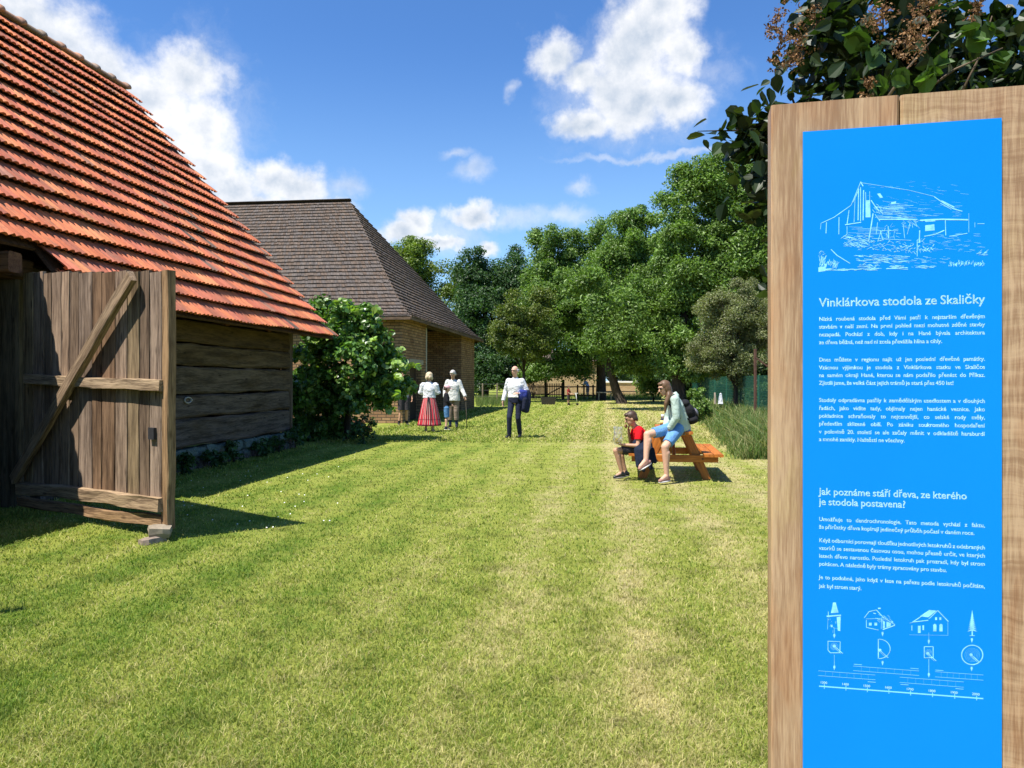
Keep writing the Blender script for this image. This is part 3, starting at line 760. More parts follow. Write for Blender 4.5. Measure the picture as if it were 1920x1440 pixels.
tl, trr = S(1535, 600)[0], S(1845, 600)[0]; TW_ = trr-tl
def fit(line, width, sx):
    ws = line.split(' '); tot = sum(word(w_)[0][:, 0].max() for w_ in ws)+.26*(len(ws)-1)
    return width/(tot*sx)
title = ["Vinklárkova stodola ze Skaličky"]
text_block('title_text', title, [575.5], fit(title[0], TW_, .96), tl, trr, [False], .96, .0004)
p1 = ["Nízká roubená stodola před Vámi patří k nejstarším dřevěným", "stavbám v naší zemi. Na první pohled mezi mohutné zděné stavby", "nezapadá. Pochází z dob, kdy i na Hané bývala architektura", "ze dřeva běžná, než nad ní zcela převážila hlína a cihly."]
p2 = ["Dnes můžete v regionu najít už jen poslední dřevěné památky.", "Vzácnou výjimkou je stodola z Vinklárkova statku ve Skaličce", "na samém okraji Hané, kterou se nám podařilo přenést do Příkaz.", "Zjistili jsme, že velká část jejích trámů je stará přes 450 let!"]
p3 = ["Stodoly odpradávna patřily k zemědělským usedlostem a v dlouhých", "řadách, jako vidíte tady, objímaly nejen hanácké vesnice. Jako", "pokladnice schraňovaly to nejcennější, co selské rody měly,", "především sklizené obilí. Po zániku soukromého hospodaření", "v polovině 20. století se ale začaly měnit v odkladiště haraburdí", "a mnohé zanikly. Naštěstí ne všechny."]
h2 = ["Jak poznáme stáří dřeva, ze kterého", "je stodola postavena?"]
p4 = ["Umožňuje to dendrochronologie. Tato metoda vychází z faktu,", "že přírůstky dřeva kopírují jedinečný průběh počasí v daném roce."]
p5 = ["Když odborníci porovnají tloušťku jednotlivých letokruhů z odebraných", "vzorků se sestavenou časovou osou, mohou přesně určit, ve kterých", "letech dřevo narostlo. Poslední letokruh pak prozradí, kdy byl strom", "pokácen. A následně byly trámy zpracovány pro stavbu."]
p6 = ["Je to podobné, jako když v lese na pařezu podle letokruhů počítáte,", "jak byl strom starý."]
bs = min(fit(l, TW_, .95) for l in p5[:3])*1.0
T_, F_ = True, False
text_block('paragraph_text', p1, [602, 616.5, 631, 645.6], bs, tl, trr, [T_, T_, T_, F_], .95, .00028)
text_block('paragraph_text', p2, [678, 692.7, 707, 721.4], bs, tl, trr, [T_, T_, T_, F_], .95, .00028)
text_block('paragraph_text', p3, [753.5, 768.4, 783, 797.5, 812.4, 826.6], bs, tl, trr, [T_, T_, T_, T_, T_, F_], .95, .00028)
text_block('heading_text', h2, [927, 946], fit(h2[0], S(1811, 600)[0]-tl, .96), tl, trr, [F_, F_], .96, .0004)
text_block('paragraph_text', p4, [976, 990.4], bs, tl, trr, [T_, F_], .95, .00028)
text_block('paragraph_text', p5, [1015.5, 1030, 1044.8, 1059.5], bs, tl, trr, [T_, T_, T_, F_], .95, .00028)
text_block('paragraph_text', p6, [1084.6, 1101], bs, tl, trr, [T_, F_], .95, .00028)
# ---- line drawings printed on the panel (coordinates as printed)
class Draw:
    def __init__(s, seed=1): s.mb = MB(); s.r = random.Random(seed)
    def line(s, pts, w=1.2, y=-.0038):
        q = [Vector(S(*p)) for p in pts]; hw = w*.82/F*1.55/2
        for a, b_ in zip(q[:-1], q[1:]):
            d_ = (b_-a)
            if d_.length < 1e-6: continue
            nn = Vector((-d_.y, d_.x)).normalized()*hw
            e = s.r.uniform(0, .0001)
            s.mb.quad((a.x-nn.x, y-e, a.y-nn.y), (b_.x-nn.x, y-e, b_.y-nn.y), (b_.x+nn.x, y-e, b_.y+nn.y), (a.x+nn.x, y-e, a.y+nn.y))
    def poly(s, pts, y=-.00375):
        q = [S(*p) for p in pts]; s.mb.add([(u, y, z) for u, z in q], [tuple(range(len(q)))])
    def hatch(s, x0, y0, x1, y1, n, l, w, ang=0.0, sp=.25):
        for _ in range(n):
            x, y = s.r.uniform(x0, x1), s.r.uniform(y0, y1); a = ang+s.r.uniform(-sp, sp); ll = l*s.r.uniform(.3, 1.3)
            s.line([(x, y), (x+ll*math.cos(a), y+ll*math.sin(a))], w*s.r.uniform(.5, 1.3))
    def build(s, name, mat=None): return s.mb.build(name, mat or M_print, panel)
K = lambda *p: [(1520+x/5.333, 320+y/5.333) for x, y in p]
d = Draw(3)
for pts, w in (([(495, 120), (430, 280), (400, 350), (230, 470), (100, 530)], 1.5), ([(495, 115), (520, 160)], 2), ([(480, 190), (420, 320)], 1.3),
               ([(100, 530), (95, 590)], 1), ([(155, 520), (150, 630)], 1.6), ([(280, 470), (278, 640)], 1.8), ([(380, 400), (360, 540)], 1.6),
               ([(340, 545), (500, 520)], 2), ([(440, 280), (430, 520)], 1), ([(475, 180), (470, 500)], 1.8), ([(495, 170), (495, 510)], 1.5), ([(525, 200), (520, 500)], 2.2),
               ([(545, 220), (550, 400)], 1.4), ([(600, 300), (640, 360), (680, 410)], 2), ([(585, 210), (590, 470)], 1),
               ([(620, 430), (600, 560), (575, 710)], 2.4), ([(640, 440), (690, 510)], 1.2), ([(665, 520), (650, 640)], 1.2), ([(690, 600), (720, 700)], 1.2), ([(670, 700), (700, 610)], 1.2),
               ([(500, 125), (760, 165), (980, 200), (1230, 262)], .9), ([(1230, 265), (1310, 320), (1420, 385), (1510, 410)], 1.8), ([(1300, 305), (1430, 370)], 2.6), ([(1290, 330), (1400, 390)], 1.3),
               ([(680, 490), (900, 490), (1060, 492)], 2.6), ([(1090, 500), (1300, 490), (1570, 495)], 3.2), ([(640, 470), (1050, 470)], 1),
               ([(1340, 490), (1345, 650)], 1.4), ([(1575, 430), (1575, 620)], .8), ([(1380, 660), (1560, 630)], 1.4), ([(1130, 660), (1240, 640), (1330, 600)], 2),
               ([(920, 540), (935, 680)], 1.2), ([(990, 520), (960, 640)], 1.2), ([(1085, 600), (1080, 720)], 2), ([(770, 560), (775, 680)], 1.6), ([(1060, 700), (1060, 860)], 1.2),
               ([(610, 680), (1000, 700)], 1), ([(660, 600), (870, 605)], 1), ([(360, 560), (360, 640), (300, 680)], 1.2), ([(200, 790), (260, 850), (390, 930)], 1.8), ([(1660, 535), (1730, 533)], 1.2), ([(1635, 520), (1635, 570)], .8)):
    d.line(K(*pts), w)
for q_ in ([(545, 300), (590, 300), (595, 470), (545, 470)], [(1140, 550), (1230, 540), (1235, 600), (1140, 608)], [(660, 235), (690, 230), (720, 275), (690, 275)], [(800, 320), (850, 310), (845, 335), (800, 340)],
           [(75, 970), (150, 960), (145, 1005), (75, 1015)], [(1140, 490), (1240, 485), (1240, 510), (1140, 515)]): d.poly(K(*q_))
def kh(x0, y0, x1, y1, n, l, w, ang=0, sp=.25): d.hatch(1520+x0/5.333, 320+y0/5.333, 1520+x1/5.333, 320+y1/5.333, n, l/5.333, w, ang, sp)
kh(640, 330, 880, 480, 40, 130, .7, .05, .06); kh(320, 640, 560, 760, 70, 70, .9, .25, .3); kh(450, 700, 1200, 800, 90, 40, .9, 0, .8); kh(820, 760, 1230, 820, 50, 28, 1.2, 0, 1.2)
kh(430, 840, 950, 920, 70, 70, .9, .08, .2); kh(80, 985, 640, 1000, 50, 60, 1.1, -.03, .1); kh(90, 880, 150, 990, 34, 50, 1, -1.5, .4); kh(170, 930, 260, 985, 26, 40, 1, -1.5, .5); kh(440, 940, 650, 985, 30, 40, 1, 0, .6)
kh(740, 950, 920, 985, 26, 80, 1.2, 0, .1); kh(980, 955, 1240, 975, 24, 60, .8, 0, .15); kh(1370, 930, 1730, 962, 60, 34, 1, -1.3, .8); kh(1650, 820, 1730, 850, 14, 50, 1, -.4, .4); kh(560, 860, 1400, 930, 50, 60, .6, .05, .15)
kh(700, 340, 1450, 460, 60, 90, .4, .06, .1); kh(560, 100, 1500, 320, 40, 70, .3, .12, .15); kh(1150, 620, 1700, 820, 60, 60, .4, 0, .2); kh(80, 800, 130, 850, 10, 30, .8, -.8, .8); kh(360, 560, 620, 640, 20, 160, .5, .02, .03)
kh(900, 480, 1060, 560, 24, 50, .7, .9, .8); kh(700, 560, 860, 690, 30, 40, .7, 0, 1.5); kh(600, 330, 700, 420, 20, 40, 1, .7, .3)
d.build('barn_drawing', M_print3)
# timeline with four little drawings
J = lambda *p: [(1500+x/5.053, 1110+y/5.053) for x, y in p]
d = Draw(5)
def arrow(x, y0, y1, w=1.0):
    if y0 is not None: d.line(J((x, y0), (x, y1)), w)
    d.poly(J((x-11, y1-16), (x, y1+16), (x+11, y1-16))); d.poly(J((x-8, y1-28), (x+8, y1-28), (x+9, y1-16), (x-9, y1-16)))
arrow(322, 330, 420, .6); arrow(322, 590, 720, .8); arrow(778, None, 400); arrow(778, None, 675); arrow(1215, 380, 475, .6); arrow(1215, 630, 790, .8); arrow(1622, None, 460); arrow(1620, None, 730)
# tower
d.poly(J((310, 95), (335, 95), (362, 190), (290, 195))); d.line(J((250, 225), (385, 215)), 3); d.line(J((265, 180), (265, 235)), 1.2)
d.line(J((262, 240), (258, 350)), .7); d.poly(J((345, 235), (382, 225), (378, 365), (355, 360))); d.hatch(1552, 1155, 1572, 1182, 20, 4, .8, 1.5, .4); d.poly(J((292, 305), (305, 305), (305, 328), (292, 328)))
# thatched house
d.line(J((605, 240), (650, 180), (720, 165), (780, 230), (895, 305)), 1.6); d.line(J((620, 250), (760, 245)), .8); d.line(J((625, 260), (625, 330), (740, 355)), 1.3); d.line(J((780, 350), (895, 310)), 2.4); d.line(J((770, 240), (765, 345)), 1)
for x in (662, 714): d.poly(J((x-13, 285), (x+13, 285), (x+13, 312), (x-13, 312)))
d.poly(J((780, 270), (800, 275), (800, 335), (780, 340))); d.poly(J((815, 275), (860, 290), (855, 315), (815, 330))); d.line(J((690, 195), (715, 200)), 2); d.line(J((735, 150), (760, 150)), 3); d.hatch(1640, 1150, 1672, 1164, 24, 7, .7, .6, .4)
# gabled house
d.line(J((1300, 170), (1400, 275)), 2); d.line(J((1300, 170), (1215, 250)), 1.4); d.line(J((1230, 170), (1060, 280), (1210, 262)), 1.8); d.poly(J((1220, 165), (1290, 172), (1210, 235), (1130, 225)))
for x in (1284, 1324): d.poly(J((x-9, 235), (x+9, 235), (x+9, 260), (x-9, 260)))
for x in (1272, 1330): d.poly(J((x-15, 305), (x, 295), (x+15, 305), (x+15, 368), (x-15, 368)))
d.poly(J((1112, 315), (1138, 315), (1138, 382), (1112, 382))); d.poly(J((1155, 310), (1170, 310), (1170, 355), (1155, 355))); d.line(J((1055, 310), (1055, 360)), 1.5); d.line(J((1035, 290), (1100, 270)), 1); d.line(J((1030, 400), (1400, 405)), .5); d.line(J((1395, 280), (1395, 400)), .6)
# spruce
for i in range(9): hw_ = 6+i*5; y_ = 180+i*21; d.poly(J((1625-hw_, y_+22), (1625, y_-14), (1625+hw_, y_+22), (1625, y_+12)))
d.line(J((1625, 340), (1625, 410)), 2.4); d.line(J((1600, 408), (1650, 408)), 1.2)
# timber sections
d.line(J((262, 460), (378, 465), (374, 570), (285, 570), (262, 545), (262, 460)), 1.6); d.line(J((738, 440), (738, 625)), 2)
d.line(J(*[(745+105*math.sin(a_), 533-92*math.cos(a_)) for a_ in np.linspace(0, math.pi, 16)]), 1.6)
d.line(J((1172, 512), (1256, 512), (1256, 615), (1172, 618), (1172, 512)), 1.6); d.line(J(*[(1625+100*math.cos(a_), 590+92*math.sin(a_)) for a_ in np.linspace(0, 2*math.pi, 30)]), 2.2)
for (cx_, cy_) in ((322, 505), (752, 545), (1205, 575), (1615, 588)):
    d.poly(J(*[(cx_+16*math.cos(a_), cy_+14*math.sin(a_)) for a_ in np.linspace(0, 2*math.pi, 10)[:-1]])); d.line(J((cx_, cy_), (cx_+80, cy_+72)), 1.6); d.line(J((cx_-8, cy_+10), (cx_+62, cy_+72)), .8)
for (cx_, cy_, r_m) in ((322, 510, 40), (1625, 590, 78), (1212, 565, 34)):
    for r_2 in np.linspace(.35, .9, 4): d.line(J(*[(cx_+r_m*r_2*math.cos(a_), cy_+r_m*r_2*.92*math.sin(a_)) for a_ in np.linspace(0, 2*math.pi, 16)]), .25)
d.build('tree_ring_drawing', M_print3)
d = Draw(6)
for (x0, x1, y0, y1, sl_) in ((172, 710, 740, 785, .075), (500, 1122, 695, 738, .075), (940, 1545, 800, 850, .075), (1275, 1730, 748, 797, .07)):
    for y_ in (y0, y1): d.line(J((x0, y_), (x1, y_+(x1-x0)*sl_)), .9)
    for x in np.linspace(x0, x1, 9)[1:-1]: d.line(J((x, y0+(x-x0)*sl_), (x, y1+(x-x0)*sl_)), .25)
for (x, y) in ((545, 680), (675, 845), (985, 870), (1080, 718), (1315, 735), (1505, 910)): d.line(J((x-38, y-2), (x+38, y+4)), 1.3)
d.build('ring_chart', M_print2)
d = Draw(7); d.line(J((178, 885), (1730, 1003)), 3.0)
tx = [228, 432, 634, 838, 1043, 1250, 1460, 1667]
for x in tx: yy_ = 885+(x-178)*.076; d.line(J((x, yy_-22), (x, yy_+22)), 1.6)
d.build('time_axis', M_print2)
for x, yr in zip(tx, range(1300, 2001, 100)):
    co, fs = word(str(yr)); yy_ = 885+(x-178)*.076-38; (px_, py_), = J((x, yy_+12)); u, z = S(px_, py_); sz = .0068
    mbt = MB(); mbt.add([(u+(c_[0]-1.2)*sz, -.0038, z+c_[1]*sz) for c_ in co], fs); mbt.build('year_text', M_print, panel)
# ================================================================== vegetation
def unit(v): return v/np.maximum(np.linalg.norm(v, axis=-1, keepdims=True), 1e-9)
def leaf_cloud(g, centers, rads, per, L, Wd, pal, flat=.8, droop=.35, shell=(.30, 1.15), updown=-.75, outward=.5, split=False):
    """leaf-sized faces spread through clumps; returns V, quads, colours"""
    n = len(centers)*per
    c = np.repeat(centers, per, axis=0); r = np.repeat(rads, per)
    d = unit(g.normal(size=(n, 3))); low = d[:, 2] < updown; d[low, 2] *= -1
    p = c+d*(r*g.uniform(shell[0], shell[1], n))[:, None]*np.array([1, 1, flat])
    nn = unit(d*outward+np.array([0, 0, .45])+g.normal(size=(n, 3))*.55)
    a = g.normal(size=(n, 3)); a[:, 2] -= droop*1.5; a = unit(a-nn*(a*nn).sum(1, keepdims=True)); b_ = np.cross(nn, a)
    s = g.uniform(.65, 1.3, n)[:, None]
    pal = np.array(pal); ci = g.integers(0, len(pal), n)
    clump = np.repeat(g.uniform(.82, 1.18, len(centers)), per)
    col = pal[ci]*(g.uniform(.75, 1.25, n)*clump)[:, None]
    if split:   # folded leaf with a rounded outline: 8 points
        pr = [(-.5, 0, 0), (-.30, .42, .10), (0, .50, .12), (.30, .30, .06), (.55, 0, -.10), (.30, -.30, .06), (0, -.50, .12), (-.30, -.42, .10)]
        mid = [(-.1, 0, 0), (.25, 0, -.02)]
        V = [p+a*(u*L)*s+b_*(v*Wd)*s+nn*(w*L*.6)*s for u, v, w in pr]
        V = np.stack(V, 1).reshape(-1, 3); i = np.arange(n)*8
        q1 = np.stack([i+4, i+3, i+2, i+1], 1); q2 = np.stack([i+7, i+6, i+5, i+4], 1); t1 = np.stack([i, i+4, i+1], 1); t2 = np.stack([i, i+7, i+4], 1)
        return V, [np.concatenate([q1, q2]), np.concatenate([t1, t2])], np.repeat(col, 8, axis=0)
    V = np.stack([p-a*L*.5*s, p+b_*Wd*.5*s+nn*(L*.10)*s-a*L*.05*s, p+a*L*.5*s, p-b_*Wd*.5*s+nn*(L*.10)*s-a*L*.05*s], 1).reshape(-1, 3)
    i = np.arange(n)*4
    return V, [np.stack([i, i+1, i+2], 1), np.stack([i, i+2, i+3], 1)], np.repeat(col, 4, axis=0)
def envelope(g, ells, n, inner=.45):
    """clump centres through a set of ellipsoids"""
    vol = np.array([e[1][0]*e[1][1]*e[1][2] for e in ells])**.75; k = g.choice(len(ells), n, p=vol/vol.sum())
    d = unit(g.normal(size=(n, 3))); rr = g.uniform(inner**2, 1, n)**.5
    C = np.array([e[0] for e in ells], float)[k]; Rr = np.array([e[1] for e in ells], float)[k]
    return C+d*rr[:, None]*Rr
GREENS = {'walnut': [(.100, .178, .031), (.122, .210, .038), (.150, .240, .047), (.072, .135, .026), (.17, .255, .065)],
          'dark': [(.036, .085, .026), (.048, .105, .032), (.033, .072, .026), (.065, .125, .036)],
          'yellow': [(.14, .20, .030), (.11, .17, .025), (.17, .22, .035), (.09, .145, .025)],
          'olive': [(.12, .155, .028), (.10, .135, .028), (.15, .175, .035), (.075, .115, .024)],
          'grey': [(.18, .21, .09), (.215, .24, .11), (.145, .175, .07), (.24, .245, .125), (.155, .155, .075)],
          'vine': [(.070, .155, .028), (.085, .18, .032), (.055, .125, .026), (.11, .21, .042), (.20, .30, .07)],
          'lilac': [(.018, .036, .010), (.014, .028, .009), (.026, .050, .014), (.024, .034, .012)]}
def tree(name, label, cat, base, trunk_pts, trunk_r, ells, nclump, rc, per, L, Wd, pal, seed, group=None, limbs=9, split=False, mat=None, **kw):
    g = np.random.default_rng(seed); base = Vector(base)
    root = thing(name, label, cat, base, 0, group); b_ = np.array(base)
    C = envelope(g, ells, nclump, kw.pop('inner', .45)); rr = g.uniform(rc*.6, rc*1.25, nclump)
    V, polys, col = leaf_cloud(g, C, rr, per, L, Wd, GREENS[pal] if isinstance(pal, str) else pal, split=split, **kw)
    np_mesh('crown', V-b_, polys, mat or M_leaf, root, col)
    mb = MB(seed)
    tp = [Vector(p)-base for p in trunk_pts]; n = len(tp)
    mb.tube([tp[0]+Vector((0, 0, -.1))]+tp, [trunk_r*1.35]+[trunk_r*(1-.55*i/max(1, n-1)) for i in range(n)], 12)
    top = tp[-1]; r2 = random.Random(seed)
    for j in r2.sample(range(nclump), min(limbs, nclump)):
        e = Vector(C[j])-base; s_ = tp[r2.randint(max(0, n-2), n-1)]
        m1 = s_.lerp(e, .4)+Vector((0, 0, .12*(e-s_).length)); 
        mb.tube([s_, m1, e], [trunk_r*.42, trunk_r*.26, trunk_r*.07], 7)
    mb.build('trunk', M_bark, root, True)
    return root
E = lambda px, py, Y, rx, ry, rd=None: (W(px, py, Y), (rx/F*Y, (rd if rd else rx/F*Y), ry/F*Y))
GB = 'trees closing the far end of the lawn'
# far yellow-green tree left, beyond the brick barn
Y = 72; p = G(800, 742); 
tree('broadleaf_tree', 'pale yellow-green tree showing just over the hip of the shingle roof', 'tree', (-8.5, Y, 0), [(-8.5, Y, 0), (-8.3, Y, 4), (-8.2, Y, 8)], .35,
     [E(775, 500, Y, 48, 48), E(815, 545, Y, 55, 60), E(755, 520, Y, 40, 60), E(850, 560, Y, 40, 70), E(800, 620, Y, 80, 60), E(768, 470, Y, 28, 18)], 120, 1.05, 330, .26, .13, 'yellow', 101, GB)
Y = 64
tree('broadleaf_tree', 'dark green tree with two pointed tops left of the picket gate', 'tree', (-2.4, Y, 0), [(-2.4, Y, 0), (-2.3, Y, 4), (-2.2, Y, 9)], .4,
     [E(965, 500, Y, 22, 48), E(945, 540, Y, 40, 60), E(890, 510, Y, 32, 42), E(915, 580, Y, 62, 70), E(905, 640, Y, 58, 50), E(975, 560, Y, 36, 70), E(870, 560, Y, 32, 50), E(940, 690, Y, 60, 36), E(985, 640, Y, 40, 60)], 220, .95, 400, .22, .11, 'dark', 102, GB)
Y = 56
tw1 = tree('walnut_tree', 'tall walnut tree on a thick upright trunk beside the far garden wall', 'tree', W(1127, 751, Y), [W(1127, 751, Y), W(1127, 700, Y), W(1124, 640, Y), W(1115, 570, Y)], .40,
     [E(1045, 470, Y, 58, 44), E(1110, 470, Y, 62, 46), E(1075, 540, Y, 95, 60), E(1020, 520, Y, 42, 50), E(1060, 620, Y, 100, 55), E(1140, 580, Y, 66, 80), E(1010, 450, Y, 24, 14), E(1040, 680, Y, 52, 28), E(1098, 660, Y, 48, 26), E(1060, 580, Y, 100, 60), E(1010, 610, Y, 40, 60), E(1015, 694, Y, 40, 16), E(1082, 690, Y, 34, 18)], 340, .85, 400, .21, .10, 'walnut', 103, GB, inner=.35)
Y = 51
tree('young_tree', 'small yellow-olive tree with hanging branches in front of the picket gate', 'tree', W(985, 752, Y), [W(985, 752, Y), W(982, 700, Y), W(980, 620, Y)], .12,
     [E(985, 575, Y, 42, 48), E(955, 620, Y, 40, 40), E(995, 640, Y, 52, 42), E(940, 640, Y, 24, 26), E(1010, 590, Y, 30, 40)], 75, .60, 330, .17, .085, 'olive', 104, GB)
Y = 47.5
tree('walnut_tree', 'walnut tree with a dark trunk leaning left over the lawn', 'tree', W(1167, 757, Y), [W(1167, 757, Y), W(1156, 735, Y), W(1143, 690, Y), W(1150, 640, Y), W(1175, 570, Y)], .33,
     [E(1170, 480, Y, 46, 40), E(1215, 440, Y, 58, 46), E(1160, 560, Y, 60, 55), E(1220, 540, Y, 70, 70), E(1190, 630, Y, 84, 48), E(1145, 640, Y, 48, 40), E(1255, 640, Y, 50, 52), E(1180, 425, Y, 28, 24), E(1200, 680, Y, 60, 24), E(1150, 500, Y, 40, 50), E(1110, 545, 37, 46, 34), E(1150, 590, 36, 50, 34), E(1195, 560, 38, 50, 40)], 400, .72, 400, .19, .085, 'walnut', 105, GB, inner=.4)
Y = 37
tree('walnut_tree', 'largest bright green walnut tree rising behind the grey bush and mesh fence', 'tree', (8.0, Y, 0), [(8.0, Y, 0), (8.0, Y, 2.5), (8.4, Y, 5.5)], .36,
     [E(1300, 380, Y, 62, 48), E(1345, 340, Y, 70, 56), E(1390, 400, Y, 80, 80), E(1280, 440, Y, 62, 52), E(1330, 500, Y, 100, 80), E(1400, 560, Y, 80, 100), E(1275, 600, Y, 46, 60), E(1285, 330, Y, 24, 24), E(1255, 405, Y, 26, 22), E(1480, 380, Y, 90, 90), E(1480, 560, Y, 90, 120), E(1330, 640, Y, 90, 50), E(1275, 680, Y, 44, 34), E(1330, 690, Y, 60, 24), E(1240, 560, Y, 30, 50), E(1385, 480, Y, 80, 70), E(1425, 500, Y, 60, 90), E(1400, 620, Y, 70, 60), E(1310, 540, Y, 60, 60)], 640, .60, 380, .165, .078, 'walnut', 106, GB, inner=.45)
Y = 27.5
tree('grey_bush', 'airy grey-green bush standing above the green mesh fence', 'shrub', (8.0, Y, 0), [(8.0, Y, 0), (8.0, Y, 1.2), (7.9, Y, 2.4)], .10,
     [E(1365, 600, Y, 62, 62), E(1335, 650, Y, 45, 45), E(1410, 640, Y, 46, 58), E(1390, 560, Y, 42, 34), E(1440, 600, Y, 46, 60), E(1330, 590, Y, 28, 36), E(1330, 690, Y, 42, 26), E(1395, 695, Y, 46, 26), E(1365, 670, Y, 55, 36)], 230, .33, 400, .075, .034, 'grey', 107, None, inner=.2, droop=.1, outward=.3, limbs=24)
# dark undergrowth below the far trees
Y = 66
for i, (px, py, rx, ry, Y, pal, lab) in enumerate(((915, 705, 34, 42, 60, 'dark', 'dark leafy undergrowth beside the end of the brick barn'), (955, 690, 40, 42, 62, 'dark', 'dark leafy undergrowth behind the man in the white shirt'),
        (1275, 715, 42, 44, 44, 'dark', 'deep green shrub behind the girl on the picnic table'), (1000, 700, 30, 20, 63, 'olive', 'olive shrub hanging over the brick wall behind the gate'), (1225, 715, 34, 30, 52, 'walnut', 'leafy low shrub right of the leaning walnut trunk'))):
    b0 = W(px, py, Y); b0.z = 0
    tree('shrub', lab, 'shrub', b0, [b0, b0+Vector((0, 0, .6))], .06, [E(px, py, Y, rx, ry)], 36, .55, 150, .22, .11, pal, 120+i, 'shrubs under the far trees', inner=.3)
for i, (px, Y, rx, ry, lab) in enumerate(((890, 88, 60, 62, 'dark tree behind the two pointed tops, seen only low down'), (1150, 92, 70, 40, 'dense tree filling the gap above the white coped wall'), (1235, 84, 60, 46, 'dense tree behind the leaning walnut, right of the white coping'),
        (1320, 74, 60, 50, 'dark tree behind the largest walnut trunk'), (1400, 66, 66, 52, 'dark tree in the gap behind the grey bush'), (1480, 60, 60, 60, 'dark tree behind the mesh fence nearest the board edge'), (1350, 52, 50, 34, 'dark low shrub behind the mesh fence below the grey bush'), (1425, 44, 50, 36, 'dark low shrub behind the mesh fence beside the rusty post'), (1290, 58, 40, 30, 'dark low shrub just right of the girl behind the lawn'))):
    b0 = W(px, 700, Y); b0.z = 0
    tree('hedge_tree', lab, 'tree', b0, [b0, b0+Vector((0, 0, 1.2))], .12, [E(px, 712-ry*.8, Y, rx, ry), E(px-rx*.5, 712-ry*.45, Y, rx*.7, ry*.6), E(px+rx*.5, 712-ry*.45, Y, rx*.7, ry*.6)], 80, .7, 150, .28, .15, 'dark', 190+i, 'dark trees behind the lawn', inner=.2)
b0 = Vector((6.55, 26.5, 0))
tree('shrub', 'small bright green sapling bush at the corner of the mesh fence', 'shrub', b0, [b0, b0+Vector((0, 0, .5))], .03, [E(1303, 748, 26.5, 20, 28), E(1308, 775, 26.5, 22, 22)], 34, .17, 120, .10, .06, 'walnut', 131, None, inner=.2)
# grape vine between the barns
Y = 18.6
b0 = W(650, 826, Y); b0.z = 0
def lobes(lst, Y): return [E(px, py, Y+dy, rx, ry) for px, py, rx, ry, dy in lst]
tree('grape_vine', 'big glossy-leaved vine bush filling the gap between the two barns', 'shrub', b0, [b0, b0+Vector((.05, 0, .8)), b0+Vector((-.1, .1, 1.7))], .09,
     lobes([(625, 610, 55, 45, -.2), (665, 625, 58, 42, 0), (600, 660, 52, 50, -.4), (655, 680, 70, 52, -.3), (715, 690, 38, 42, -.1), (600, 730, 52, 48, -.2), (660, 740, 70, 32, -.2), (722, 735, 36, 30, -.2), (588, 790, 40, 42, .1), (630, 795, 34, 34, .2), (572, 690, 30, 50, .3), (570, 750, 28, 48, .3), (565, 805, 26, 34, .3), (605, 815, 40, 24, .0), (752, 722, 20, 26, .2),  (600, 585, 30, 24, .2), (745, 705, 18, 34, .0), (690, 600, 24, 24, 0)], Y),
     250, .23, 150, .105, .092, 'vine', 140, None, inner=.5, droop=.75, limbs=14, split=True, mat=M_gloss)
g = np.random.default_rng(141)     # light young shoots of the vine, part of the same plant
vn = [o for o in bpy.data.objects if o.name.startswith('grape_vine')][0]
Cs = np.array([W(px, py, Y-.75+rnd.uniform(-.2, .3)) for px, py in ((600, 570), (640, 565), (668, 582), (625, 600), (705, 583), (670, 700), (668, 722), (740, 680), (755, 690), (768, 688), (782, 689), (746, 705), (742, 742), (725, 720), (700, 640), (610, 640), (590, 610), (752, 660), (695, 735), (735, 770))])
V, polys, col = leaf_cloud(g, Cs, np.full(len(Cs), .11), 9, .15, .14, [(.22, .33, .07), (.18, .30, .06), (.26, .36, .10)], split=True, droop=.3)
cr_ = [o for o in vn.children if o.name.startswith('crown')][0]
sh_ = np_mesh('tmp', V-np.array(b0), polys, M_gloss, None, col)
bmj = bmesh.new(); bmj.from_mesh(cr_.data); bmj.from_mesh(sh_.data); bmj.to_mesh(cr_.data); bmj.free(); bpy.data.objects.remove(sh_)
for i, (px, py, rx, ry, Y, lab) in enumerate(((682, 808, 24, 26, 17.6, 'small dark seedling bush at the foot of the vine'), (470, 0, 0, 0, 0, ''))):
    if not rx: continue
    b0 = W(px, py, Y); b0.z = 0
    tree('shrub', lab, 'shrub', b0, [b0, b0+Vector((0, 0, .3))], .02, [E(px, py, Y, rx, ry)], 16, .12, 60, .07, .05, 'dark', 150+i, None, inner=.2)
# weeds along the foot of the log wall
for i, (t_, hgt) in enumerate(((11.9, .34), (12.8, .28), (13.6, .40), (14.7, .35), (15.5, .42), (16.3, .5))):
    b0 = Vector((-5.95, 0, 0))+D*t_+N*.58
    mbw = b0
    tree('weed', ['broad-leaved weed by the log wall nearest the open door', 'low weed next along the stone footing', 'taller weed midway along the stone footing', 'dark weed beneath the green limewash patch', 'weed before the last stones of the footing', 'weed clump at the far corner post of the log barn'][i], 'weed', b0, [b0, b0+Vector((0, 0, hgt*.7))], .008,
         [((b0.x, b0.y, hgt*.5), (.22, .22, hgt*.5))], 10, .09, 30, .09, .05, 'dark', 160+i, 'weeds along the log wall', inner=.2)
# dark hedge just behind the mesh fence
Yh = np.arange(22.5, 50, 1.5)
tree('hedge', 'dark clipped-looking hedge row just behind the green mesh fence', 'hedge', (6.6+.12*24, 24, 0), [(6.6+.12*24, 24, 0), (6.6+.12*24, 24, .8)], .05,
     [((6.6+.12*y_, y_, .62), (.75, 1.1, .85+.18*math.sin(y_*2.1))) for y_ in Yh], 260, .42, 110, .13, .075, 'dark', 199, None, inner=.3, limbs=6)
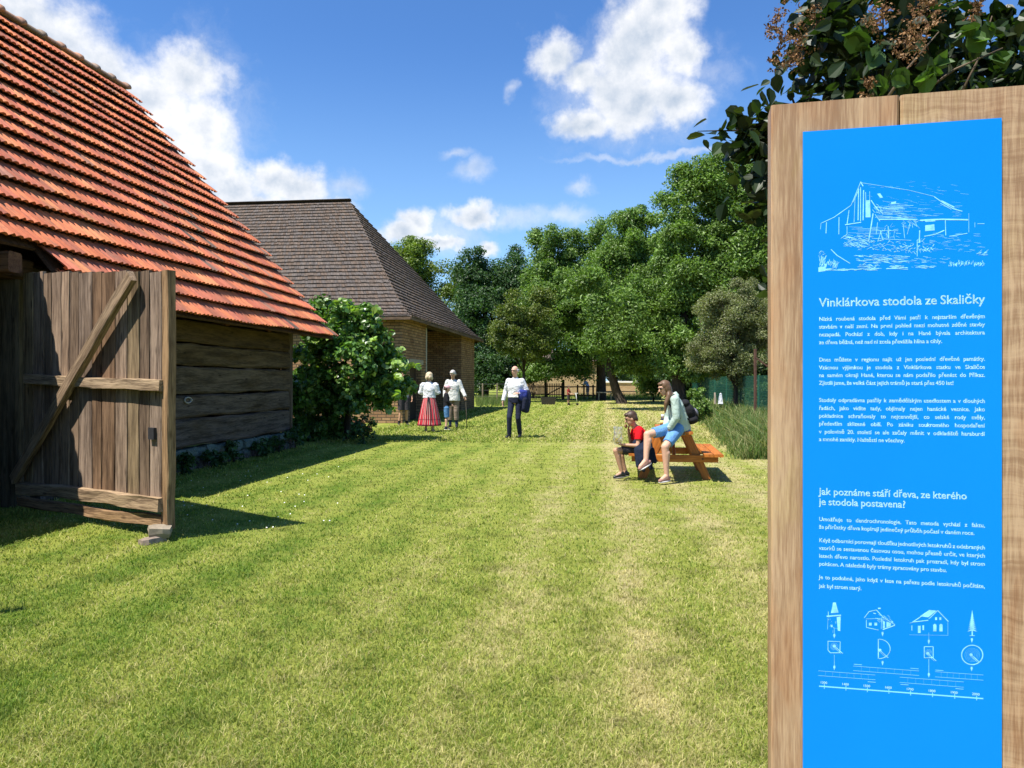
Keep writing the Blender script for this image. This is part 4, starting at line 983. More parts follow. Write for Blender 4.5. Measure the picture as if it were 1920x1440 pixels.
# tall grass strip in front of the mesh fence
g = np.random.default_rng(171); n = 26000
py = g.uniform(744, 862, n); Yg = CH*F/(py-HZ); x0 = 2.55+np.clip(Yg-14, 0, 40)*.075+g.normal(0, .12, n)
X = x0+.12*Yg+g.uniform(0, 1, n)**1.4*(2.6+.02*Yg)
h = g.uniform(.25, .68, n)*np.clip((X-.12*Yg-x0)*1.4+.25, .25, 1.15); w = np.maximum(.006, .0010*Yg)*g.uniform(.7, 1.4, n)
a = g.uniform(0, 6.28, n); la = g.uniform(0, 6.28, n); ln = h*g.uniform(.1, 1.0, n)
dx, dy, lx, ly = np.cos(a)*w/2, np.sin(a)*w/2, np.cos(la)*ln, np.sin(la)*ln
pts = []
for f_, wz in ((0, 1), (.5, .9), (.85, .55), (1, .1)):
    cx_, cy_, cz_ = X+lx*f_**2.2, Yg+ly*f_**2.2, h*f_*(1-.18*f_*ln/h)
    pts += [np.stack([cx_-dx*wz, cy_-dy*wz, cz_], 1), np.stack([cx_+dx*wz, cy_+dy*wz, cz_], 1)]
V = np.stack(pts, 1).reshape(-1, 3); i = np.arange(n)*8
q = np.concatenate([np.stack([i+k, i+k+1, i+k+3, i+k+2], 1) for k in (0, 2, 4)])
rr = g.uniform(0, 1, n)**2.2
tag(np_mesh('tall_grass', V, [q], M_tall, col=np.repeat(np.stack([rr, np.zeros(n), g.uniform(0, 1, n)], 1), 8, axis=0)), 'tall uncut grass along the green mesh fence', 'tall grass', kind='stuff')
# rough grass tufts near the far gate and barn end
g = np.random.default_rng(172); n = 5000
px = np.concatenate([g.uniform(893, 985, n//2), g.uniform(1080, 1240, n//2)]); Yg = np.concatenate([g.uniform(43, 56, n//2), g.uniform(57, 64, n//2)])
X = (px-960)/F*Yg; h = g.uniform(.12, .6, n)**1.1; w = np.full(n, .04); a = g.uniform(0, 6.28, n)
lx = g.normal(0, .12, n); dx, dy = np.cos(a)*w/2, np.sin(a)*w/2; z = np.zeros(n)
V = np.stack([np.stack([X-dx, Yg-dy, z], 1), np.stack([X+dx, Yg+dy, z], 1), np.stack([X+lx, Yg+lx*.3, h], 1)], 1).reshape(-1, 3); i = np.arange(n)*3
tag(np_mesh('rough_grass', V, [np.stack([i, i+1, i+2], 1)], M_tall, col=np.repeat(np.stack([g.uniform(0, .5, n), z, g.uniform(0, 1, n)], 1), 3, axis=0)), 'rough uncut grass under the far trees', 'tall grass', kind='stuff')

# ---- lilac close behind the board
LB = Vector((2.75, 4.7, 0))
lil = thing('lilac_bush', 'dark lilac bush with dry brown flower heads behind the information board', 'shrub', LB)
g = np.random.default_rng(181)
EL2 = [((2.55, 4.6, 3.1), (1.0, .8, .75)), ((3.3, 4.8, 3.2), (1.0, .9, .9)), ((1.95, 4.5, 2.9), (.42, .5, .36)), ((1.75, 4.4, 3.35), (.22, .35, .30)), ((2.6, 4.8, 2.2), (1.1, .8, .9)), ((3.4, 4.8, 1.5), (1.0, .9, 1.1)),
       ((1.66, 4.45, 2.62), (.26, .3, .28)), ((2.5, 4.9, 1.3), (.7, .6, .9)), ((2.2, 4.6, 3.7), (.55, .6, .5))]
C = envelope(g, EL2, 520, .1)
# keep the sprays that reach left clear of the lawn view below them
pxc = C[:, 0]/C[:, 1]*F+960; pyc = HZ-(C[:, 2]-CH)/C[:, 1]*F
C = C[(pxc > 1475) | (pyc < 205)]
C = np.concatenate([C, np.array([W(px, py, 4.35) for px, py in ((1425, 250), (1432, 300), (1420, 330), (1436, 350), (1428, 280), (1440, 390), (1432, 400), (1400, 262), (1390, 268))])])
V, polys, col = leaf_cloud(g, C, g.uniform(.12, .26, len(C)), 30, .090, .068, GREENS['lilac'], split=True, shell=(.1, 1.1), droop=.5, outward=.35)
# single leaves on the spray that hangs furthest left
sp = np.array([W(px, py, 4.3) for px, py in ((1303, 258), (1316, 232), (1352, 238), (1336, 252), (1325, 270), (1372, 236), (1362, 250), (1384, 240), (1345, 262), (1380, 285), (1395, 255), (1408, 240), (1412, 205), (1430, 190), (1442, 180))])
V2, p2_, c2 = leaf_cloud(g, sp, np.full(len(sp), .012), 1, .088, .058, GREENS['lilac'], split=True, droop=1.2)
V3, p3_, c3 = leaf_cloud(g, np.array([W(px, py, 3.75) for px, py in ((1617, 95), (1640, 110), (1765, 120), (1815, 62), (1850, 50), (1745, 135), (1690, 150), (1600, 70), (1830, 80), (1650, 160), (1730, 155), (1880, 110))]), np.full(12, .03), 3, .105, .085, [(.055, .105, .025), (.045, .09, .024), (.075, .14, .035)], split=True, droop=.4)
o1 = len(V); o2_ = o1+len(V2)
np_mesh('foliage', np.concatenate([V, V2, V3])-np.array(LB), [np.concatenate([a, b_+o1, c_+o2_]) for a, b_, c_ in zip(polys, p2_, p3_)], M_leaf, lil, np.concatenate([col, c2, c3]))
mb = MB(182); r2 = random.Random(9)
for j in range(9):
    a_ = r2.uniform(0, 6.28); s_ = Vector((math.cos(a_)*.18, math.sin(a_)*.15, -.05)); k = r2.randrange(len(C)); e_ = Vector(C[k])-LB
    mid = s_.lerp(e_, .5)+Vector((0, 0, .3)); mb.tube([s_, s_.lerp(mid, .5), mid, e_], [.032, .026, .018, .006], 7)
    for q_ in range(7):
        e2 = Vector(C[r2.randrange(len(C))])-LB; mb.tube([mid, mid.lerp(e2, .5)+Vector((0, 0, .12)), e2], [.013, .009, .003], 5)
tipp = [W(px, py, 4.3)-LB for px, py in ((1470, 215), (1420, 235), (1385, 245), (1345, 245), (1308, 246))]
mb.tube(tipp, [.008, .006, .005, .004, .002], 5)
for pxs in (((1660, 190), (1700, 130), (1760, 60)), ((1800, 180), (1830, 120), (1860, 30)), ((1720, 180), (1790, 130), (1880, 90))):
    mb.tube([W(px, py, 4.0)-LB for px, py in pxs], [.009, .006, .003], 5, (2.4, 2.2, 1.9))
mb.build('branch', M_bark, lil, True)
M_dry = leafmat('dry_flower', .9, .1, .15, (1, 1, 1))
for i, (px, py, hp, wp, Yq) in enumerate(((1458, 45, 40, 26, 4.1), (1462, 95, 44, 24, 4.1), (1508, 70, 50, 36, 4.2), (1490, 100, 44, 30, 4.15), (1650, 45, 45, 38, 3.7), (1715, 30, 70, 30, 3.75), (1722, 80, 55, 44, 3.6), (1628, 175, 24, 18, 3.7), (1830, 20, 40, 20, 3.9), (1745, 10, 40, 24, 3.9))):
    c0 = W(px, py, Yq); rx, rz = wp/F*Yq, hp/F*Yq; m_ = 380
    ns_ = 22; hz0 = g.uniform(-1, .9, ns_); an0 = g.uniform(0, 6.28, ns_); ln0 = rx*g.uniform(.5, 1.25, ns_)*(1-.35*(hz0+1)/2)
    k_ = g.integers(0, ns_, m_); tt_ = g.uniform(0, 1, m_)**.7; jt_ = g.normal(size=(m_, 3))*rx*.09
    P_ = np.array(c0)+np.stack([np.cos(an0[k_])*ln0[k_]*tt_+.25*rx*np.sin(hz0[k_]*3), np.sin(an0[k_])*ln0[k_]*tt_, hz0[k_]*rz+tt_*rx*.45], 1)+jt_
    s_ = g.uniform(.004, .009, (m_, 1)); a_ = unit(g.normal(size=(m_, 3)))*s_; b2_ = unit(g.normal(size=(m_, 3)))*s_
    Vv = np.stack([P_-a_, P_+b2_, P_+a_, P_-b2_], 1).reshape(-1, 3); ii = np.arange(m_)*4
    pal = np.array([(.20, .105, .050), (.27, .15, .07), (.13, .065, .035), (.32, .20, .11)]); cc = np.repeat(pal[g.integers(0, 4, m_)], 4, axis=0)
    np_mesh('flower_head', Vv-np.array(LB), [np.stack([ii, ii+1, ii+2, ii+3], 1)], M_dry, lil, cc)

# ================================================================== far end of the lawn
Y = 76
fb = thing('brick_outbuilding', 'sunlit yellow brick outbuilding far behind the picket gate', 'outbuilding', (2.6, Y, 0))
mb = MB(201)
x0, x1 = (985-960)/F*Y-2.6, (1122-960)/F*Y-2.6
wallpanel(mb, (x0, 0, 0), (x1, 0, 0), 0, 3.3); wallpanel(mb, (x1, 0, 0), (x1, 5, 0), 0, 3.3); wallpanel(mb, (x1, 5, 0), (x0, 5, 0), 0, 3.3); wallpanel(mb, (x0, 5, 0), (x0, 0, 0), 0, 3.3)
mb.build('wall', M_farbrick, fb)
mb = MB(202); mb.rings([[(x0-.3, -.4, 3.25), (x1+.3, -.4, 3.25), (x1+.3, -.4, 3.37), (x0-.3, -.4, 3.37)], [(x0-.3, 2.5, 4.4), (x1+.3, 2.5, 4.4), (x1+.3, 2.5, 4.52), (x0-.3, 2.5, 4.52)], [(x0-.3, 5.4, 3.25), (x1+.3, 5.4, 3.25), (x1+.3, 5.4, 3.37), (x0-.3, 5.4, 3.37)]], (.16, .12, .10))
mb.build('roof', M_tile, fb)
gw = thing('garden_wall', 'low brick garden wall with a white coping right of the walnut trunks', 'wall', (10.0, 76, 0))
mb = MB(203); x0, x1 = (1128-960)/F*76-10, 7.0
wallpanel(mb, (x0, 0, 0), (x1, 0, 0), 0, 1.18); wallpanel(mb, (x1, .3, 0), (x0, .3, 0), 0, 1.18); wallpanel(mb, (x0, .3, 0), (x0, 0, 0), 0, 1.18)
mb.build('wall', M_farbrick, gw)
mb = MB(204); mb.beam((x0-.1, .15, 1.27), (x1, .15, 1.27), .5, .18, (0, 0, 1), .01); mb.build('coping', plain('white_coping', (.75, .72, .66), .9, .1), gw)
# picket gate
Y = 58
pg = thing('picket_gate', 'dark wooden picket gate at the far end of the lawn', 'gate', W(1040, 748, Y).xy.to_3d())
sx = Y/F
for px in (1023, 1056):
    mb = MB(210); mb.beam(((px-1040)*sx, 0, 0), ((px-1040)*sx, 0, 1.50), .20, .20, (0, 1, 0), .01, (.5, .45, .42)); mb.build('gate_post', M_greywood, pg)
mb = MB(211)
for i in range(9):
    x = (1026.5+i*3.3-1040)*sx; mb.beam((x, -.03, .08), (x, -.03, 1.22), .065, .025, (0, 1, 0), 0, (.55, .45, .40))
mb.build('picket_panel', M_greywood, pg)
for z in (.35, 1.0):
    mb = MB(212); mb.beam((-15*sx, .02, z), (15*sx, .02, z), .03, .08, (0, 0, 1), 0, (.5, .42, .38)); mb.build('rail', M_greywood, pg)
mb = MB(213); mb.beam((-15*sx, .02, .35), (15*sx, .02, 1.0), .03, .08, (0, 0, 1), 0, (.5, .36, .30)); mb.build('brace', M_greywood, pg)
pf = thing('picket_fence', 'dark weathered picket fence left of the gate, half in foliage', 'fence', W(1005, 748, Y).xy.to_3d())
mb = MB(214)
for i in range(14): x = (991+i*2.3-1005)*sx; mb.beam((x, 0, .05), (x, 0, 1.15+.06*math.sin(i*2)), .06, .025, (0, 1, 0), 0, (.5, .42, .4))
mb.build('picket_panel', M_greywood, pf)
for z in (.4, .95):
    mb = MB(215); mb.beam((-15*sx, .03, z), (17*sx, .03, z), .03, .08, (0, 0, 1), 0, (.5, .45, .4)); mb.build('rail', M_greywood, pf)
# rail fence right of the gate
rf = thing('rail_fence', 'reddish post and rail fence between the gate and the thick trunk', 'fence', W(1085, 748, Y).xy.to_3d())
for px in (1083, 1095, 1112):
    mb = MB(220+px); mb.beam(((px-1085)*sx, 0, 0), ((px-1085)*sx, 0, 1.12), .12, .12, (0, 1, 0), .008, (1.3, .75, .55)); mb.build('fence_post', M_greywood, rf)
for z in (.95, .30):
    mb = MB(222); mb.beam((-28*sx, .0, z), (32*sx, .0, z+.02), .06, .09, (0, 0, 1), .008, (1.2, .75, .55)); mb.build('rail', M_greywood, rf)
rf2 = thing('rail_fence', 'single dark rail fence crossing behind the leaning walnut trunk', 'fence', W(1190, 750, 57).xy.to_3d())
mb = MB(223); mb.beam((-2.2, 0, .62), (3.2, 0, .60), .05, .06, (0, 0, 1), .005); mb.build('rail', M_greywood, rf2)
for x in (-1.6, 1.2, 3.1):
    mb = MB(224); mb.beam((x, 0, 0), (x, 0, .75), .08, .08, (0, 1, 0), .005); mb.build('fence_post', M_greywood, rf2)
# wire fence between barn end and gate
wf = thing('wire_fence', 'thin wire fence with pale posts beside the brick barn end', 'fence', W(935, 755, 50).xy.to_3d()); s5 = 50/F
for px in (905, 932, 960):
    mb = MB(225+px); mb.beam(((px-935)*s5, 0, 0), ((px-935)*s5, 0, 1.25), .09, .09, (0, 1, 0), .005, (2.2, 2.1, 1.9)); mb.build('fence_post', M_greywood, wf)
mb = MB(226)
for z in (.4, .8, 1.2): mb.tube([((895-935)*s5, 0, z), ((985-935)*s5, 0, z)], .012, 5)
mb.build('wire', M_iron, wf)
# bench
bn = thing('garden_bench', 'pale backless plank bench under the far walnut trees', 'bench', W(1133, 750, 55).xy.to_3d()); s5 = 55/F
M_pale = wood('pale_plank', (.30, .26, .20), (.55, .50, .42))
mb = MB(231); mb.beam((-14*s5, 0, .58), (16*s5, 0, .58), .35, .06, (0, 0, 1), .004); mb.build('seat', M_pale, bn)
for x in (-11, 12):
    mb = MB(232); mb.beam((x*s5, -.12, 0), ((x+2)*s5, -.02, .56), .06, .06, (0, 1, 0), .003); mb.build('leg', M_pale, bn)
    mb = MB(233); mb.beam(((x+2)*s5, .14, 0), (x*s5, .02, .56), .06, .06, (0, 1, 0), .003); mb.build('leg', M_pale, bn)
# stone trough
st = thing('stone_trough', 'dark old stone trough on the grass beside the picket gate', 'trough', W(1028, 760, 46).xy.to_3d()); s5 = 46/F
mb = MB(235)
mb.rings([[(-12*s5, -.25, 0), (12*s5, -.25, 0), (12*s5, .25, 0), (-12*s5, .25, 0)], [(-14*s5, -.3, .42), (14*s5, -.3, .42), (14*s5, .3, .42), (-14*s5, .3, .42)], [(-12*s5, -.22, .42), (12*s5, -.22, .42), (12*s5, .22, .42), (-12*s5, .22, .42)], [(-11*s5, -.2, .15), (11*s5, -.2, .15), (11*s5, .2, .15), (-11*s5, .2, .15)]], (1, 1, 1))
mb.build('basin', plain('dark_stone', (.05, .046, .036), .9, .1, .4), st)
# green mesh fence on the right
mfe = thing('mesh_fence', 'green wire mesh fence with thin posts along the right side', 'fence', (4.9+.12*23, 23, 0))
o_ = Vector((4.9+.12*23, 23, 0)); M_green = plain('green_coated_wire', (.016, .085, .055), .5, .3)
fp = lambda Y: Vector((4.9+.12*Y, Y, 0))-o_
for i, Yp in enumerate(np.arange(18, 47, 3.2)):
    mb = MB(241); mb.tube([fp(Yp), fp(Yp)+Vector((0, 0, 1.62))], .03, 8); mb.build('fence_post', M_green, mfe)
mb = MB(242)
for z in np.arange(.08, 1.6, .10): mb.beam(fp(17)+Vector((0, 0, z)), fp(46)+Vector((0, 0, z)), .007, .009, (0, 0, 1), 0)
for Yp in np.arange(17, 46, .085): mb.beam(fp(Yp), fp(Yp)+Vector((0, 0, 1.6)), .007, .007, (1, 0, 0), 0)
mb.build('wire_mesh', M_green, mfe)
mb = MB(243); mb.beam(W(1341, 757, 24), W(1340.5, 736, 24), .05, .05, (0, 1, 0), .003, (4, 3.9, 3.8))
tag(mb.build('marker_stake', M_greywood), 'pale thin stake tied at the green mesh fence', 'stake')
mb = MB(244); c0 = W(1351, 738, 24); ww = .11
mb.rings([[c0+Vector((x_*ww, .012*math.sin(x_*5)+s_, z_-.32*j_)) for (x_, s_, z_) in ((-.35-.4*j_, 0, 0), (.1, .02, .02), (.35+.35*j_, 0, 0), (.1, -.012, 0))] for j_ in (0, .5, 1)])
tag(mb.build('hanging_cloth', cloth('white_cloth', (.8, .8, .8))), 'small white cloth hanging on the green mesh fence', 'cloth')
ro = thing('rusty_post', 'tall rusty post with a side bracket above the mesh fence', 'post', W(1416, 713, 22).xy.to_3d())
M_rust = plain('rusty_steel', (.095, .05, .035), .85, .2, .3)
mb = MB(245); mb.beam((0, 0, 0), (0, 0, 2.35), .07, .07, (0, 1, 0), .003); mb.build('shaft', M_rust, ro)
mb = MB(246); mb.beam((0, -.02, 2.1), (.34, -.02, 1.85), .04, .04, (0, 1, 0), .003, (1.3, 1.6, 1.6)); mb.build('bracket', M_rust, ro)

# stones that hold the door
def rock(name, label, c0, r, seed, mat):
    mb = MB(seed); mb.ball((0, 0, 0), r, Matrix.Rotation(seed*.7, 3, 'Z') @ Matrix.Rotation(.25, 3, 'X'), 7, 5, noise=.55)
    o = mb.build(name, mat); o.location = c0
    return tag(o, label, 'stone')
def slab(name, label, c0, sx, sy, sz, rz, tilt, seed, mat):
    r2 = random.Random(seed); mb = MB(seed); bot = []; mid = []; top = []; inn = []
    for i in range(9):
        a_ = 2*math.pi*i/9; k = r2.uniform(.78, 1.1); cx_, cy_ = math.copysign(abs(math.cos(a_))**.6, math.cos(a_)), math.copysign(abs(math.sin(a_))**.6, math.sin(a_))
        bot.append((cx_*sx*k*.9, cy_*sy*k*.9, -sz*r2.uniform(.8, 1))); mid.append((cx_*sx*k*1.03, cy_*sy*k*1.03, r2.uniform(-.3, .1)*sz)); top.append((cx_*sx*k*.96, cy_*sy*k*.96, sz*r2.uniform(.72, .95))); inn.append((cx_*sx*k*.6, cy_*sy*k*.6, sz*r2.uniform(.9, 1.05)))
    mb.rings([bot, mid, top, inn]); o = mb.build(name, mat); o.location = c0; o.rotation_euler = (tilt, tilt*.5, rz)
    return tag(o, label, 'stone')
slab('door_stone', 'pale flat stone wedged under the free edge of the open barn door', W(299, 1000, 6.93)+Vector((0, 0, .02)), .105, .085, .050, .3, .12, 5, M_stone)
slab('door_stone', 'brown rough stone lying under the pale flat stone', W(285, 1018, 6.86)+Vector((0, 0, .0)), .12, .09, .055, 1.0, -.1, 8, plain('brown_stone', (.24, .19, .15), .95, .1, .4, 12))
# small log pile behind the vine
for i, (px, py, l_) in enumerate(((650, 776, .28), (676, 775, .30), (664, 770, .26))):
    mb = MB(260+i); c0 = W(px, py, 21.0); c0.z = .09+.17*(i == 2)
    mb.tube([(-l_, 0, 0), (0, .01, .01), (l_, 0, 0)], [.10, .105, .095], 10, (1.6, 1.0, .85))
    o = mb.build('log', M_log, smooth=False); o.location = c0; o.rotation_euler = (0, 0, .15*i-.1)
    tag(o, ['reddish log on the ground behind the vine, left of two', 'reddish log on the ground behind the vine, right of two', 'reddish log lying on top of two others behind the vine'][i], 'log', 'logs behind the vine')

# small white flowers in the grass by the shaded wall
g = np.random.default_rng(301); V, Q = [], []
for i in range(38):
    c0 = G(g.uniform(340, 640), g.uniform(872, 1000)); r_ = .007
    if barn_s(c0.x, c0.y) > .5: continue
    z = g.uniform(.035, .055); k = len(V); a_ = np.linspace(0, 2*np.pi, 7)[:-1]
    V += [(c0.x+r_*math.cos(q_), c0.y+r_*math.sin(q_)*.8, z+.004*math.sin(q_)) for q_ in a_]; Q.append([k+j for j in range(6)])
tag(np_mesh('daisies', V, [np.array(Q)], plain('white_petals', (.8, .8, .76))), 'tiny white daisies scattered in the grass by the log barn', 'flowers', kind='stuff')
# ================================================================== picnic table
PT = Vector((2.47, 11.85, 0)); PR = -math.atan2(.155, .988)
pt = thing('picnic_table', 'orange stained wooden picnic table with attached benches', 'picnic table', PT, PR)
PM = Matrix.Translation(PT) @ Matrix.Rotation(PR, 4, 'Z'); PMI = PM.inverted()
def pl(name, boards, seed, mat=None):
    mb = MB(seed)
    for b_ in boards: mb.beam(*b_)
    return mb.build(name, mat or M_picnic, pt)
pl('tabletop', [((x, -.92, .70), (x, .92, .70), .115, .04, (0, 0, 1), .0012, (c_, c_, c_)) for x, c_ in ((-.186, .95), (-.062, 1.05), (.062, .9), (.186, 1.05))], 301)
for sx in (-1, 1):
    pl('bench_seat', [((sx*.462, -.95, .385), (sx*.462, .92, .385), .125, .04, (0, 0, 1), .0012, (.95, .95, .95)), ((sx*.598, -.95, .385), (sx*.598, .92, .385), .125, .04, (0, 0, 1), .0012, (1.05, 1, .95))], 302+sx)
for y in (-.58, .58):
    for sx in (-1, 1): pl('leg', [((sx*.47, y, 0), (sx*.17, y, .68), .045, .115, (1, 0, 0), .0015)], 310+sx)
    pl('cross_beam', [((-.62, y-.05*np.sign(y)*-1, .31), (.62, y-.05*np.sign(y)*-1, .31), .045, .105, (0, 0, 1), .0015, (1.1, 1.1, 1.0))], 312)
    pl('top_batten', [((-.22, y, .655), (.22, y, .655), .045, .06, (0, 0, 1), .001)], 313)
for sx in (-1, 1): pl('brace', [((0, sx*.50, .32), (0, sx*.10, .66), .045, .08, (0, 0, 1), .001, (.8, .8, .8))], 314)
for x in (-.40, .40):
    mb = MB(315); mb.tube([(x, -.66, .31), (x, -.652, .31)], .011, 8); mb.build('bolt', M_iron, pt)

# ================================================================== people
M_skin = plain('skin', (.56, .33, .23), .6, .3, .06, 20); M_skin2 = plain('tanned_skin', (.46, .26, .17), .6, .3, .06, 20)
M_white = cloth('white_cotton', (.66, .67, .70), .08, .9); M_cream = cloth('cream_linen', (.56, .565, .53), .08, .9)
M_navy = cloth('navy_wool', (.018, .022, .045)); M_black = cloth('black_cloth', (.015, .015, .018)); M_brown = cloth('brown_breeches_cloth', (.23, .175, .135))
M_redt = cloth('red_jersey', (.70, .010, .018)); M_mint = cloth('mint_fleece', (.37, .47, .42)); M_denim = cloth('pale_denim', (.115, .26, .50), .15); M_blue2 = cloth('blue_denim', (.08, .19, .36))
M_royal = cloth('royal_blue_lining', (.028, .040, .20)); M_char = cloth('charcoal_cloth', (.05, .045, .05)); M_pink = cloth('pink_cotton', (.72, .40, .42))
M_hairb = plain('brown_hair', (.055, .030, .018), .5, .4, .3, 40); M_hairg = plain('grey_hair', (.42, .39, .36), .6, .3, .2, 40); M_blond = plain('blonde_hair', (.50, .40, .26), .55, .35, .25, 40); M_hairl = plain('light_brown_hair', (.125, .070, .036), .5, .4, .3, 40)
M_shoe = plain('black_leather', (.012, .012, .013), .4, .5); M_sole = plain('white_rubber', (.7, .68, .64), .6, .3); M_sneak = plain('rose_suede', (.36, .19, .16), .8, .2); M_eye = plain('dark_eye', (.02, .015, .012), .3, .5); M_sock = cloth('dark_blue_sock', (.025, .035, .09))

def head_shapes(mb, c, f, k=1.0, up=Vector((0, 0, 1))):
    """skull, jaw, nose, ears round centre c looking along f"""
    f = Vector(f).normalized(); up = (Vector(up)-f*f.dot(Vector(up))).normalized(); s_ = f.cross(up)
    Rm = Matrix((s_, f, up)).transposed()
    at = lambda x, y, z: Vector(c)+Rm@Vector((x*k, y*k, z*k))
    mb.ball(at(0, -.008, .022), (.076*k, .095*k, .098*k), Rm, 16, 12)
    mb.ball(at(0, .022, -.042), (.058*k, .066*k, .072*k), Rm, 14, 10)
    mb.ball(at(0, .058, -.086), (.026*k, .022*k, .022*k), Rm, 10, 8)
    mb.cap(at(0, .086, .012), at(0, .106, -.022), .009*k, .014*k)
    mb.ball(at(0, .080, -.055), (.026*k, .012*k, .010*k), Rm, 10, 8)
    mb.ball(at(0, .076, .036), (.052*k, .018*k, .012*k), Rm, 10, 8)
    for e in (-1, 1): mb.ball(at(e*.076, -.006, -.010), (.011*k, .022*k, .032*k), Rm, 8, 8)
    return at, Rm
def face_bits(parent, at, k, brow_mat):
    for e in (-1, 1):
        mb = MB(); mb.ball(at(e*.030, .081, .014), (.012*k, .007*k, .0075*k), None, 8, 6); mb.build('eye', M_eye, parent, True)
        mb = MB(); mb.tube([at(e*.046, .078, .034), at(e*.030, .091, .041), at(e*.014, .092, .036)], .005*k, 6); mb.build('eyebrow', brow_mat, parent, True)
def hand(mb, w, d, palm_n, k=1.0, curl=.5, side=1):
    """palm and five fingers from wrist w along d; palm_n = direction the palm faces"""
    d = Vector(d).normalized(); n = Vector(palm_n); n = (n-d*n.dot(d)).normalized(); s_ = d.cross(n)*side
    w = Vector(w)
    Rm = Matrix((s_, n, d)).transposed()
    mb.ball(w+d*.045*k, (.038*k, .016*k, .052*k), Rm, 12, 8)
    mb.cap(w-d*.01, w+d*.03*k, .023*k, .024*k)
    for i, (off, ln) in enumerate(((.027, .066), (.009, .076), (-.010, .070), (-.027, .054))):
        b0 = w+d*.085*k+s_*off*k
        dir1 = (d+n*curl*.5).normalized(); dir2 = (d*(1-curl*.7)+n*curl*1.3).normalized(); dir3 = (d*(1-curl*1.4)+n*curl*1.6).normalized()
        p1 = b0+dir1*ln*.5*k; p2 = p1+dir2*ln*.32*k; p3 = p2+dir3*ln*.22*k
        mb.chain([b0-d*.015, p1, p2, p3], [.0095*k, .0088*k, .0080*k, .0070*k], 8)
    t0 = w+d*.025*k+s_*.028*k; t1 = t0+(d*.6+s_*.75+n*.35).normalized()*.038*k; t2 = t1+(d*.9+s_*.15+n*.5).normalized()*.032*k
    mb.chain([t0, t1, t2], [.013*k, .0105*k, .0088*k], 8)
def shoe(name, a, toe, k, mat, parent, sole=None):
    """a = ankle, toe = toe tip on the ground"""
    a = Vector(a); toe = Vector(toe); d = (toe-a); d.z = 0; d.normalize(); s_ = Vector((d.y, -d.x, 0))
    zb = toe.z
    mb = MB(); heel = a-d*.055*k
    mb.cap(Vector((heel.x, heel.y, zb+.045*k))+d*.02, Vector((a.x, a.y, zb+.055*k))+d*.03*k, .038*k, .042*k); mb.cap(Vector((a.x, a.y, zb+.05*k))+d*.03*k, toe-d*.04*k+Vector((0, 0, .032*k)), .042*k, .034*k)
    mb.cap(a+Vector((0, 0, .03*k)), Vector((a.x, a.y, zb+.05*k)), .042*k, .045*k)
    o = mb.remeshed(name, mat, parent, .009, 2)
    if sole:
        m2 = MB(); Rm = Matrix((s_, d, Vector((0, 0, 1)))).transposed(); mid = (heel+toe)/2; mid.z = zb+.012*k
        m2.ball(mid, (.045*k, ((toe-heel).length/2+.015*k), .020*k), Rm, 16, 8); m2.build('sole', sole, o, True)
    return o

